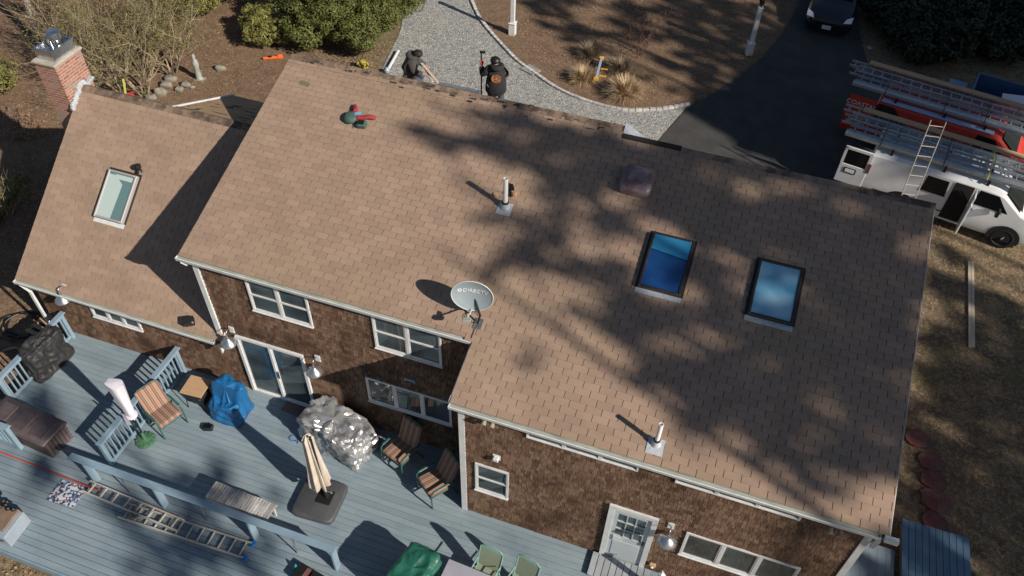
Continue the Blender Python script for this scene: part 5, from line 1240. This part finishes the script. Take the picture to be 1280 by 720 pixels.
o=empty('scrap_bag',tr_.matrix_basis@Vector((.55,.7,.58)),0,'dark scrap heap and red bag at the left end of the blue trailer','scrap'); MB().lathe([(.3,0),(.28,.12),(.15,.22),(0,.25)],n=9).build('dark_bag',M['black'],o); MB().box((-.15,-.4,.15),(.2,.2,.22),.5,bev=.05).build('red_bag',M['vanred'],o); MB().box((.25,-.1,.2),(.4,.1,.08),.9).build('timber_offcut',M['woodpale'],o)
o=empty('blue_sheet',(Z(1196,108,.5).x,Z(1196,108,.5).y,0),R(-12),'flat pale blue panel standing at the left end of the trailer','panel'); MB().box((0,0,.5),(.6,.55,.04),M=Matrix.Rotation(.3,3,'X')).build('sheet',mat('pale_blue_panel',(.22,.33,.5),.5),o); MB().box((0,.15,.25),(.05,.05,.5)).build('prop',M['black'],o)
# car
cr_=empty('parked_car',(Z(1037,18,.7).x,22.7,0),R(-4),'black car nose-on at the top edge of the driveway','car')
bk=mat('car_black_paint',(.012,.014,.02),.12,spec=.8)
st=[(-.05,.55,.70),(.0,.68,.80),(.25,.78,.88),(.9,.92,.90),(1.3,.98,.90),(2.0,1.40,.82),(2.5,1.46,.80),(3.4,1.44,.80),(4.1,1.10,.85),(4.5,1.0,.85),(4.6,.8,.8)]
vs=[];fs=[]
for y,h,w in st:
    hb=min(.85,h*.82); s=[(.84*w/.9,.22),(w,.4),(w*.99,hb),(w*.9 if h<1.1 else w*.82,hb+(h-hb)*.7),(w*.6,h-.01),(0,h)]; pts=s+[(-a,b) for a,b in reversed(s[:-1])]; m=len(pts); vs+=[(a,y,b) for a,b in pts]
for i in range(len(st)-1):
    for k in range(m): fs.append((i*m+k,(i+1)*m+k,(i+1)*m+(k+1)%m,i*m+(k+1)%m))
fs.append(tuple(reversed(range(m)))); fs.append(tuple((len(st)-1)*m+k for k in range(m)))
mb=MB(); mb.add(vs,fs); mb.build('body',bk,cr_,smooth=True,auto=32)
for s in (-1,1):
    mb=MB(); mb.add([(s*.84,.12,.66),(s*.55,.0,.66),(s*.62,.16,.775),(s*.86,.42,.79)],[(0,1,2,3) if s<0 else (3,2,1,0)]); o=mb.build('headlight',M['chalk'],cr_); o.location=(s*.02,-.03,.02)
    for y in (.85,3.7): MB().lathe([(0,-.1),(.2,-.1),(.31,-.07),(.32,0),(.31,.09),(.2,.1),(0,.1)],(s*.82,y,.32),20,M=Matrix.Rotation(R(90),3,'Y')).build('wheel',M['rubber'],cr_,smooth=True,auto=40)
MB().box((0,-.08,.42),(.34,.02,.15)).build('number_plate',M['chalk'],cr_); MB().box((0,-.05,.55),(1.1,.04,.12),bev=.01).build('grille',M['black'],cr_)
mb=MB(); mb.add([(-.72,1.35,1.02),(.72,1.35,1.02),(.62,1.97,1.39),(-.62,1.97,1.39)],[(0,1,2,3)]); o=mb.build('windscreen',M['blackglass'],cr_); o.location=(0,-.01,.02)
mb=MB(); p=Z(1087,61,0); mb.lathe([(0,0),(.10,.0),(.12,.04),(.05,.07),(0,.075)],n=12); o=mb.build('manhole_disc',M['dish']); o.location=p; tag(o,'small round pale cap in the dark ground beyond the red van','cap')

# ================================================================ YARD OBJECTS
def lamppost(u,v,label,h=2.1,rz=0):
    p=Z(u,v,0.0); r=empty('lamp_post',(p.x,p.y,p.z),rz,label,'lamp post','white square lamp posts in the planting bed')
    MB().box((0,0,.24),(.24,.24,.48)).build('base_sleeve',M['white'],r); MB().box((0,0,.50),(.29,.29,.05),bev=.015).build('collar',M['white'],r)
    MB().box((0,0,.525+(h-.55)/2),(.145,.145,h-.55)).build('shaft',M['white'],r); MB().box((0,0,h-.02),(.20,.20,.05),bev=.01).build('cap',M['white'],r)
    MB().lathe([(.03,h),(.03,h+.08),(.09,h+.10),(.11,h+.30),(.13,h+.31),(.03,h+.42),(0,h+.44)],n=6).build('lantern',M['blackmetal'],r); return r
lamppost(640.5,43,'white lamp post beside the gravel drive, cut off by the top edge'); lamppost(935.5,68,'white lamp post in the shaded right part of the planting bed',h=1.95,rz=R(20))
p=Z(744,106,0); q=Z(751,80,0); sh=empty('sawhorse',((p.x+q.x)/2,(p.y+q.y)/2,0),math.atan2(q.y-p.y,q.x-p.x),'small folded trestle with blue beam and yellow feet lying among the grasses','trestle')
L_=(q-p).length; yel=mat('yellow_plastic',(.62,.34,.03),.5); blu=mat('grey_blue_beam',(.30,.38,.50),.45)
MB().box((0,0,.25),(L_,.09,.07),bev=.01).build('beam',blu,sh); MB().box((0,.02,.16),(L_*.9,.05,.05)).build('lower_beam',blu,sh)
for x in (-.5,.5): MB().box((x*L_,0,.24),(.10,.18,.14),bev=.015).build('yellow_end',yel,sh)
for x in (-.28,.05): MB().box((x*L_,-.20,.2),(.05,.26,.05),bev=.01).build('yellow_peg',yel,sh)
for x in (-.42,.42): MB().tube([(x*L_,.05,.2),(x*L_*1.05,.10,0)],.015,6).build('leg',M['blackmetal'],sh)
o=MB(); o.prism([(-.32,-.22),(.30,-.26),(.34,.2),(-.25,.26)],0,.05); o=o.build('stone_slab',M['slate']); o.location=(Z(663,88).x,Z(663,88).y,.01); o.rotation_euler=(0,0,R(-20)); tag(o,'flat grey slab set in the gravel edging','slab')
# boards on the right lawn
zg=gz(17.4,9.3)
for k,dx in enumerate((-.035,.035)):
    a=Z(1213+k*4-2,328,zg); b=Z(1214+k*4-2,435,zg); r=empty('lawn_board',((a.x+b.x)/2,(a.y+b.y)/2,zg),math.atan2(b.y-a.y,b.x-a.x),['long pale board on the right lawn, on the house side of the pair','long pale board on the right lawn, on the outer side of the pair'][k],'board','pair of trim boards on the lawn')
    MB().box((0,0,.03),((b-a).length,.075,.035)).build('board',M['woodpale'],r)
random.seed(12)
for k,(u,v,s,lab) in enumerate(((1146,550,.27,'farthest from the blue plank platform'),(1163,578,.26,'second farthest from the blue plank platform'),(1166,601,.27,'middle one of the five'),(1171,627,.32,'largest, second nearest the plank platform'),(1168,652,.24,'nearest, touching the corner of the plank platform'))):
    p=Z(u,v,gz(16.3,3)); mb=MB(); mb.prism([(s*math.cos(a)*random.uniform(.9,1.15)*1.15,s*math.sin(a)*random.uniform(.85,1.1)) for a in [2*math.pi*i/14 for i in range(14)]],0,.045); o=mb.build('stepping_stone',M['redstone']); o.location=(p.x,p.y,gz(p.x,p.y)+.0); tag(o,'red stepping stone on the right lawn, %s'%lab,'stepping stone','red stepping stones on the right lawn')
# left yard bits
random.seed(21)
zl=-.45
p=Z(62,404,-.3); r=empty('pallet',(p.x,p.y,gz(p.x,p.y)+.03),R(-8),'tan slatted pallet on the ground beyond the left railing','pallet')
for k in range(5): MB().box((0,-.4+k*.2,.09),(.9,.11,.02)).build('slat',M['wood'],r)
for k in range(3): MB().box((-.4+k*.4,0,.04),(.05,.9,.07)).build('runner',M['wood'],r)
p=Z(58,414,-.1); r=empty('string_trimmer',(p.x,p.y,gz(p.x,p.y)+.15),R(35),'orange power tool lying on the pallet beyond the railing','power tool'); og=mat('orange_plastic',(.75,.14,.03),.45)
MB().box((0,0,.06),(.45,.12,.12),bev=.03).build('body',og,r); MB().tube([(.2,0,.08),(.8,.05,.10)],.025,8).build('shaft',og,r); MB().box((.85,.06,.10),(.12,.12,.1),bev=.02).build('head',M['black'],r)
c_=MB(); q=Z(28,405,-.4)
pts=[]
for i in range(46): a=i*.55; pts.append((q.x+(.55+.12*math.sin(i*.7))*math.cos(a),q.y+(.42+.1*math.cos(i*.4))*math.sin(a),gz(q.x,q.y)+.05+.02*(i%3)))
pts+= [(q.x-.8,q.y-.9,-.43),(q.x-1.5,q.y-1.9,-.43)]
c_.tube(curve(pts,4),.022,6); tag(c_.build('garden_hose',M['black']),'loose black hose coil on the leaves left of the deck','hose')
c_=MB(); a=Z(5,438,-.45);b=Z(30,437,-.45); c_.tube([a,(a+b)/2+Vector((0,.05,.05)),b],[.03,.04,.025],7); tag(c_.build('fallen_branch',M['palebark']),'short pale branch on the ground at the left edge','branch')
# front yard: orange tool, white elbow pipe, stones
p=Z(340,75,0); r=empty('leaf_blower',(p.x,p.y,gz(p.x,p.y)),R(25),'orange red garden tool lying on the ground left of the ridge end','garden tool'); MB().tube([(-.3,0,.08),(.25,.05,.08)],[.05,.06],8).build('tube',og,r); MB().box((.3,.06,.1),(.2,.16,.16),bev=.03).build('motor',og,r); MB().box((-.05,0,.15),(.12,.06,.05)).build('grip',M['black'],r)
a=Z(498,65,.05); b=Z(484,90,.05); r=empty('drain_pipe',a,0,'white drain pipe section with a blue tipped elbow lying on the bed edge','pipe'); MB().tube([(0,0,.05),b-a+Vector((0,0,.05))],.055,10).build('pipe_section',M['white'],r); MB().lathe([(.0,-.09),(.10,-.07),(.11,.03),(.06,.10),(0,.11)],b-a+Vector((0,0,.08)),12).build('elbow',M['dish'],r)
for k,(u,v,s) in enumerate(((201,118,.26),(208,108,.22),(214,101,.24),(224,113,.17),(232,108,.2),(190,124,.2),(275,87,.22),(240,110,.12))):
    p=Z(u,v,0); mb=MB(); vs=[];fs=[]; nu,nv=10,6
    for j in range(nv+1):
        for i in range(nu):
            th=math.pi*j/nv; a=2*math.pi*i/nu; w=1+.55*noise.noise((math.cos(a)*1.6+k*7,math.sin(a)*1.6,j*.6)); vs.append((s*w*math.sin(th)*math.cos(a),s*.8*w*math.sin(th)*math.sin(a),s*.6*w*math.cos(th)+s*.3))
    for j in range(nv):
        for i in range(nu): fs.append((j*nu+i,(j+1)*nu+i,(j+1)*nu+(i+1)%nu,j*nu+(i+1)%nu))
    mb.add(vs,fs); o=mb.build('field_stone',M['stone'],smooth=True); o.location=(p.x,p.y,gz(p.x,p.y)); tag(o,'rough field stone among the bare shrubs, %s'%['in the near row by the wing ridge','behind the front stone','tall one below the white post','small one nearest the white rake board','tan one in front of the shrub','dark one at the left end of the row','alone on the open brown ground','little flat one under the shrub tips'][k],'stone','field stones beyond the wing')
p=Z(250,100,0); r=empty('garden_statue',(p.x,p.y,0),0,'slim weathered white garden figure among the shrubs','statue'); MB().lathe([(.14,0),(.15,.06),(.10,.10),(.11,.3),(.08,.5),(.12,.62),(.10,.78),(.05,.86),(.07,.93),(.05,1.02),(0,1.05)],n=14).build('figure',layer(mat('lichen_white',(.38,.39,.37),.9,(.24,.26,.23),12,bump=.6),(.2,.24,.15),6,.55,.62,.8),r,smooth=True)
MB().box((0,0,.03),(.34,.34,.06),bev=.01).build('plinth',M['stone'],r)
p=Vector((-4.95,4.25,wingz(3.5))); r=empty('roof_bracket',(-4.62,4.12,WZR-.93*.28+.02),0,'lime yellow strap and red reel just beyond the wing ridge by the chimney','tool'); MB().tube([(0,0,0),(-.05,.1,.15),(-.1,.2,.35)],.03,6).build('yellow_strap',mat('lime_strap',(.36,.38,.08),.6),r); MB().lathe([(0,-.03),(.1,-.03),(.1,.03),(0,.03)],(.12,.02,.03),14).build('red_reel',M['vanred'],r)

# ================================================================ PLANTS
def leaves(mb,c,rad,n,size,flat=.5,shell=.55):
    c=Vector(c)
    for _ in range(n):
        d=Vector((random.gauss(0,1),random.gauss(0,1),random.gauss(0,1))); d.normalize(); q=shell+(1-shell)*random.random()**.6 if random.random()<.8 else random.random()
        p=c+Vector((d.x*rad[0],d.y*rad[1],d.z*rad[2]))*q
        nrm=(d+Vector((random.uniform(-1,1),random.uniform(-1,1),random.uniform(-.3,1.3)))*flat).normalized(); t=nrm.orthogonal().normalized(); t.rotate(Matrix.Rotation(random.uniform(0,6.28),3,nrm)); b=nrm.cross(t); s=size*random.uniform(.6,1.35)
        mb.add([p-t*s-b*s*.45,p+t*s*.2-b*s*.55,p+t*s,p+t*s*.2+b*s*.55,p-t*s+b*s*.45],[(0,1,2,3,4)])
def evergreen(loc,blobs,m,label,group,n=1900,size=.034,trunk=True,name='evergreen_shrub'):
    r=empty(name,loc,0,label,'shrub',group); mb=MB()
    for (x,y,z,a,b,c) in blobs:
        nn=int(n*a*b*4)
        # broken clumps over each lobe
        for k in range(int(10+22*a*b)):
            d=Vector((random.gauss(0,1),random.gauss(0,1),abs(random.gauss(0,1))*.9-.2)).normalized(); s=random.uniform(.22,.36)*min(a,1.2)
            leaves(mb,(x+d.x*a*.85,y+d.y*b*.85,z+d.z*c*.85),(s,s,s*.8),int(nn/(10+22*a*b)),size)
        leaves(mb,(x,y,z),(a*.8,b*.8,c*.8),nn//3,size*1.3)
    mb.build('foliage',m,r); tm=MB()
    for k,(x,y,z,a,b,c) in enumerate(blobs[:6]): tm.tube([(0,0,0),(x*.4,y*.4,z*.4),(x,y,z)],[.09,.06,.03],6)
    tm.build('stems',M['bark'],r); return r
random.seed(31)
p=Z(408,58,0); evergreen((p.x,p.y,0),[(-1.2,.6,1.2,1.2,1.1,1.1),(.2,.2,1.2,1.1,1.0,1.2),(1.5,.9,1.1,1.1,1.1,1.0),(.6,1.9,1.6,1.3,1.2,1.3),(-1.0,2.2,1.5,1.3,1.2,1.3),(1.9,2.4,1.2,1.1,1.2,1.1),(-.4,-.6,.8,.9,.7,.8),(1.5,-.2,.8,.9,.7,.8)],M['leafA'],'large dense evergreen shrub beyond the left end of the main ridge','evergreen shrubs beyond the ridge')
p=Z(330,62,0); evergreen((p.x,p.y,0),[(0,.1,.6,.7,.6,.6),(-.5,.7,.7,.7,.7,.7),(.5,.5,.6,.6,.6,.6)],M['leafB'],'yellowish shrub at the left foot of the large evergreen','evergreen shrubs beyond the ridge')
p=Z(455,86,0); evergreen((p.x,p.y,0),[(0,0,.18,.25,.2,.18)],leafmat('yellow_leaf',(.36,.30,.05),(.28,.25,.05),(.45,.38,.08)),'tiny bright yellow shrub by the ridge','evergreen shrubs beyond the ridge',n=700,size=.04)
p=Z(255,20,0); evergreen((p.x,p.y,0),[(0,0,1.1,1.3,1.2,1.1),(-1.6,.8,1.2,1.3,1.2,1.2),(.9,1.5,1.3,1.2,1.2,1.2),(-.5,2.3,1.5,1.3,1.3,1.4)],M['leafB'],'loose yellow green shrub behind the bare branches','evergreen shrubs beyond the ridge',n=900,size=.04)
p=Z(8,118,0); evergreen((p.x,p.y,0),[(0,0,.5,.6,.6,.5),(-.5,.6,.5,.6,.6,.5)],M['leafB'],'low green shrub at the left edge level with the chimney','evergreen shrubs beyond the ridge',n=600)
p=Z(-6,275,-.3); evergreen((p.x,p.y,-.4),[(0,0,.6,.6,.7,.6),(.1,1.0,.5,.5,.6,.5)],M['leafB'],'green shrub at the left edge beside the wing','evergreen shrubs beyond the ridge',n=500)
# bare shrubs: forked branches
def branch(mb,p,d,L,r_,depth,spread,up=.15,mind=0):
    n=3; pts=[p]; q=p.copy(); dd=d.copy()
    for i in range(n):
        dd=(dd+Vector((random.uniform(-1,1),random.uniform(-1,1),random.uniform(-.6,1)+up))*.14).normalized(); q=q+dd*L/n; pts.append(q.copy())
    mb.tube(pts,[r_,r_*.85,r_*.7,r_*.5],5 if r_>.012 else 3,cap=False)
    if depth>mind:
        for k in range(random.choice((2,3,3,4))):
            t=random.randint(1,3); nd=(dd+Vector((random.gauss(0,1),random.gauss(0,1),random.gauss(0,.8)+up))*spread).normalized()
            branch(mb,pts[t],nd,L*random.uniform(.55,.8),r_*.55,depth-1,spread)
def bareshrub(loc,n,L,depth,m,label,group,r0=.03,lean=.5,spread=.55,name='bare_shrub',cat='shrub',leaf=None):
    r=empty(name,loc,0,label,cat,group); mb=MB()
    for k in range(n):
        a=2*math.pi*k/n+random.uniform(-.3,.3); d=Vector((math.cos(a)*lean,math.sin(a)*lean,1)).normalized(); branch(mb,Vector((math.cos(a)*.15,math.sin(a)*.15,0)),d,L*random.uniform(.8,1.15),r0,depth,spread)
    mb.build('branches',m,r)
    if leaf:
        lb=MB(); 
        for k in range(leaf[1]): 
            v=random.choice(mb.v); s=leaf[2]; t=Vector((random.uniform(-1,1),random.uniform(-1,1),random.uniform(-.4,.4))).normalized()*s; b=t.orthogonal().normalized()*s*.5
            lb.add([v-t,v+b,v+t,v-b],[(0,1,2,3)])
        lb.build('leaves',leaf[0],r)
    return r
random.seed(44)
for (u,v,n,L,dp,lab) in ((118,108,10,1.7,4,'tall bare shrub right of the chimney'),(150,112,10,1.9,4,'tall bare shrub second from the chimney'),(180,118,9,1.5,4,'bare shrub behind the field stones'),(215,92,9,1.5,4,'bare shrub with greenish tips left of the white figure')):
    p=Z(u,v,0); bareshrub((p.x,p.y,0),n,L,dp,M['twig'],lab,'bare shrubs beyond the wing',leaf=(M['leafB'],5200,.034))
p=Z(95,60,0); bareshrub((p.x,p.y,0),7,1.2,4,M['twig'],'bare shrub behind the chimney top','bare shrubs beyond the wing',leaf=(M['redtwig'],1500,.035))
p=Z(160,40,0); bareshrub((p.x,p.y,0),8,1.3,4,M['redtwig'],'purplish bare shrub in the back row','bare shrubs beyond the wing',leaf=(M['redtwig'],2600,.04))
p=Z(60,25,0); bareshrub((p.x,p.y,0),8,1.2,4,M['redtwig'],'purplish bare shrub near the pale trunk','bare shrubs beyond the wing',leaf=(M['redtwig'],2600,.04))
p=Z(230,60,0); bareshrub((p.x,p.y,0),6,1.0,4,M['twig'],'olive twigged shrub in front of the evergreen','bare shrubs beyond the wing',leaf=(M['leafB'],6000,.034))
p=Z(8,265,-.3); bareshrub((p.x,p.y,-.4),8,.8,3,M['twig'],'pale bare shrub at the left edge beside the wing','bare shrubs beyond the wing',r0=.018)
p=Z(30,170,-.2); bareshrub((p.x,p.y,-.3),6,.5,3,M['litter'],'low russet shrub between the chimney and the left edge','bare shrubs beyond the wing',r0=.012,lean=1.1,leaf=(M['litter'],1800,.035))
p=Z(796,70,0); bareshrub((p.x,p.y,0),4,.95,4,M['redtwig'],'thin red brown sapling in the planting bed','saplings in the planting bed',r0=.016,lean=.3,name='bare_sapling',leaf=(M['redtwig'],800,.03))
p=Z(48,52,0); t_r=empty('bare_tree',(p.x,p.y,0),0,'leaning pale tree trunk at the top left corner','tree'); mb=MB(); mb.tube([(0,0,-.1),(-.1,.3,1.2),(-.3,.6,2.6),(-.4,1.0,4.4)],[.15,.12,.10,.07],9); mb.build('trunk',M['palebark'],t_r,smooth=True); mb=MB(); 
for k in range(5): branch(mb,Vector((-.25,.55,2.4+k*.45)),Vector((random.uniform(-1,1),random.uniform(-1,1),.7)).normalized(),1.3,.04,3,.6)
mb.build('limbs',M['palebark'],t_r)
# ornamental grasses
def grassclump(u,v,s,n,m,label):
    p=Z(u,v,0); r=empty('ornamental_grass',(p.x,p.y,0),0,label,'grass clump','ornamental grasses in the planting bed'); mb=MB()
    for _ in range(n):
        a=random.uniform(0,6.28); l=s*random.uniform(.7,1.15); el=random.uniform(.35,1.4); d=Vector((math.cos(a)*math.cos(el),math.sin(a)*math.cos(el),math.sin(el))); b0=Vector((math.cos(a),math.sin(a),0))*random.uniform(0,.10); w=Vector((-math.sin(a),math.cos(a),0))*.008
        m1=b0+d*l*.6; tip=b0+d*l+Vector((0,0,-.18*l)); mb.add([b0-w,b0+w,m1+w,m1-w,tip],[(0,1,2,3),(3,2,4)])
    mb.build('blades',m,r); return r
grassclump(781,121,.95,700,M['grass'],'largest straw coloured grass clump right of the trestle'); grassclump(729,102,.72,520,M['grass'],'smaller russet straw grass clump left of the trestle'); grassclump(737,72,.75,420,M['grassdark'],'dull grass clump behind the trestle, on its left'); grassclump(775,90,.72,420,M['grassdark'],'dull shaded grass clump touching the largest clump')
# dark undergrowth top right, in the trees' shade
random.seed(51)
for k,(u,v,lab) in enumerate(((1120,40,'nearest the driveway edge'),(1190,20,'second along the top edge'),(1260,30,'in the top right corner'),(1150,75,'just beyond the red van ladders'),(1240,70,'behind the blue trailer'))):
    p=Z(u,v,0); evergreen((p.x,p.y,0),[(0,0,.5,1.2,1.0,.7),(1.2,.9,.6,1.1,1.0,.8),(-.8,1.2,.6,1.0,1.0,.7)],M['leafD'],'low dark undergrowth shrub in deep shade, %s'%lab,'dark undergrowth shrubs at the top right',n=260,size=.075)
# loose litter: leaves and grass tufts (uncountable)
random.seed(61)
mb=MB()
def scat(n,fx,s=.035):
    for _ in range(n):
        x,y=fx(); z=gz(x,y)+.03; a=random.uniform(0,6.28); t=Vector((math.cos(a),math.sin(a),random.uniform(-.35,.35)))*s*random.uniform(.6,1.5); b=Vector((-t.y,t.x,random.uniform(-.01,.02)))*.6; c=Vector((x,y,z)); mb.add([c-t,c+b,c+t,c-b],[(0,1,2,3)])
scat(9000,lambda:(random.uniform(-14,-5.8),random.uniform(-4,22))); scat(2500,lambda:(random.uniform(-5.6,-3.2),random.uniform(8.3,16))); scat(1500,lambda:(random.uniform(-6,0),random.uniform(-7.5,-5.5)))
def inbed():
    while True:
        x,y=random.uniform(1,14),random.uniform(14.6,28)
        u_,v_2=proj((x,y,0))
        if inpoly(u_,v_2,[(600,-20),(612,15),(650,62),(700,100),(760,124),(820,130),(862,124),(928,92),(990,20),(1005,-60),(600,-200)]): return x,y
scat(4200,inbed)
tag(mb.build('fallen_leaves',M['litter']),'scattered russet leaves on the ground',kind='stuff')
mb=MB()
for _ in range(15000):
    x,y=random.uniform(14.3,21),random.uniform(-3,13.0); z=gz(x,y)
    a=random.uniform(0,6.28); h=random.uniform(.03,.09); w=Vector((math.cos(a),math.sin(a),0))*.006; c=Vector((x,y,z)); mb.add([c-w,c+w,c+Vector((random.uniform(-.06,.06),random.uniform(-.06,.06),h))],[(0,1,2)])
tag(mb.build('grass_blades',M['grass']),'short dead grass blades on the right lawn',kind='stuff')

# ================================================================ TALL TREES outside the frame towards the sun (they throw the shade on roof, lawn and drive)
random.seed(77)
clumps=[]
roofpoly=[(520,95),(560,135),(520,175),(600,215),(545,245),(640,275),(560,340),(650,330),(700,365),(760,430),(800,480),(830,540),(900,590),(990,640),(1111,680),(1180,250)]
def fbm(x,y,z): return noise.noise((x,y,z))+.5*noise.noise((x*2.1,y*2.1,z+5))+.25*noise.noise((x*4.3,y*4.3,z+9))
za=lambda x,y:(500+x/1.882,90+y/1.882)
zb=lambda x,y:(560+x/2.0645,380+y/2.0645)
limbs_=[(za,.26,.75,[(30,140),(150,160),(260,195),(400,230),(520,240),(640,235)]),(za,.20,.8,[(180,90),(300,130),(420,160),(560,200),(700,210),(860,235),(1000,270),(1200,320)]),
 (za,.14,.4,[(170,340),(240,350),(330,340)]),(za,.24,.8,[(330,250),(400,300),(360,370),(260,430),(330,455),(450,460),(520,480)]),(za,.18,.5,[(190,485),(260,440)]),
 (za,.26,.85,[(560,300),(650,340),(760,370),(870,390),(1000,420),(1130,440),(1230,480)]),(za,.22,.7,[(470,380),(560,330)]),(za,.07,1.0,[(556,500),(548,560),(545,620)]),(za,.2,.7,[(520,480),(490,560),(560,600)]),
 (za,.22,.65,[(560,600),(640,560),(760,590),(820,640),(760,690)]),(za,.28,.85,[(700,240),(640,290),(760,300),(900,330),(1060,350),(1150,390)]),(za,.26,.85,[(950,430),(1000,520),(1080,560),(1200,600)]),(za,.22,.8,[(1000,450),(1130,510),(1210,560)]),
 (za,.2,.7,[(700,400),(720,480),(760,540),(790,580)]),(za,.25,.85,[(930,600),(1000,640),(1120,660),(1200,690)]),(za,.14,.7,[(300,60),(260,120),(200,190)]),(za,.16,.6,[(400,180),(430,260),(470,330)]),
 (zb,.18,.7,[(400,30),(480,60),(470,130)]),(zb,.18,.8,[(470,165),(560,200),(620,230)]),(zb,.28,1.0,[(640,150),(700,180),(760,230),(650,290),(590,310)]),(zb,.24,.9,[(780,80),(900,120),(1010,90),(1100,60),(1200,90)]),(zb,.22,.8,[(1000,60),(1050,120),(1180,160)]),
 (zb,.22,.8,[(760,230),(840,250),(900,230),(870,170),(870,300),(850,380),(780,380)]),(zb,.05,1.0,[(922,160),(905,260)]),(zb,.05,1.0,[(876,160),(862,240)]),(zb,.24,.85,[(990,200),(1060,270),(1180,310)]),(zb,.2,.9,[(830,380),(900,430),(980,480)]),
 (zb,.22,.8,[(900,370),(1000,390),(1100,420)]),(zb,.2,.6,[(660,160),(560,130),(500,180)]),(zb,.22,.7,[(1100,330),(1180,420)]),(zb,.15,.5,[(300,20),(380,40),(470,20),(600,60)]),(zb,.12,.3,[(210,110),(220,160)])]
for fn,sg,dn_,pl in limbs_:
    W_=[RF(*fn(*q)) for q in pl]
    for p,q in zip(W_,W_[1:]):
        n=max(2,int((q-p).length*(12+46*sg)*dn_))
        for k in range(n):
            t=(k+random.random())/n; c=p.lerp(q,t); c=c+Vector((random.gauss(0,sg*.72),random.gauss(0,sg*.6),0)); c.z=roofz(c.y)
            if XL<c.x<14.4: clumps.append((c,.16,.31))
x=4.0
while x<14.4:
    y=-1.4
    while y<5.2:
        P=Vector((x+random.uniform(-.12,.12),y+random.uniform(-.12,.12),0)); P.z=roofz(P.y); u,v=proj(P)
        edge_=min(1,max(0,(u-(620+(v-150)*.75))/330))
        if random.random()<.52*edge_: clumps.append((P,.30,.30))
        y+=.25
    x+=.25
dark=[(862,133),(930,100),(1000,20),(1015,-90),(1500,-90),(1500,240),(1300,212),(1200,178),(1120,150),(1060,160),(1052,225),(985,207),(930,180),(905,160)]
bed=[(640,-20),(1020,-60),(1000,10),(935,95),(862,122),(800,98),(700,45),(655,20)]
lawn=[(1175,300),(1215,330),(1290,345),(1500,360),(1500,760),(1085,760),(1120,640)]
y=-6.0
while y<34:
    x=0.0
    while x<34:
        P=Vector((x+random.uniform(-.2,.2),y+random.uniform(-.2,.2),0)); u,v=proj(P)
        nz=noise.noise((P.x*.5+.9,P.y*.9+2.2,1))+.5*noise.noise((P.x*1.2,P.y*2.3,7))
        if inpoly(u,v,dark) or (u>1015 and v<0): clumps.append((P,.52,1))
        elif inpoly(u,v,bed) and nz>-.04-(.22 if u>860 else 0)+ (.2 if v>70 and u<800 else 0): clumps.append((P,.40,.7))
        elif inpoly(u,v,lawn) and nz>(-.62 if v>400 else -.2)+.25*noise.noise((P.x*1.6,P.y*4,3)): clumps.append((P,.40,1))
        x+=.52
    y+=.52
for (u,v,rr_) in ((225,640,.6),(310,690,.7),(190,705,.6),(262,668,.5),(55,505,.5),(60,585,.35),(270,600,.3),(140,640,.3)):
    c=Z(u,v)
    for k in range(int(5+rr_*6)): clumps.append((c+Vector((random.gauss(0,rr_*.7),random.gauss(0,rr_*.7),0)),.34,.26))
trees={}
spots_=[]
for (P,rd,dn_) in clumps:
    s=random.uniform(36,44); q=P+SD*s
    key=(round(q.x/5.5),round(q.y/5.5)); trees.setdefault(key,[]).append((q,rd,dn_))
print('shade trees',len(trees),'clumps',len(clumps))
gi=0
for key,cl in sorted(trees.items()):
    gi+=1
    cx=sum(c[0].x for c in cl)/len(cl); cy=sum(c[0].y for c in cl)/len(cl); top=max(c[0].z for c in cl)
    r=empty('pine_tree',(cx,cy,gz(cx,cy)),0,'tall pine beyond the right edge of the picture shading the roof and drive','tree','tall pines on the sunward side')
    gb=r.location; mb=MB(); mb.tube([(0,0,-.2),(random.uniform(-.2,.2),random.uniform(-.2,.2),top*.5),(0,0,top)],[.22,.15,.05],8); mb.build('trunk',M['bark'],r)
    cm=MB(); lm=MB()
    for i,(q,rd,dn_) in enumerate(cl):
        leaves(cm,q-gb,(rd,rd,rd*.8),int(26*dn_ if rd<.5 else 30),(.105 if rd<.25 else .17) if rd<.5 else .30,shell=.2)
        if i%14==0: lm.tube([(0,0,max(4,q.z-2.5)),(q-gb)],[.05,.02],4)
    cm.build('crown',M['leafD'],r); lm.build('limbs',M['bark'],r)
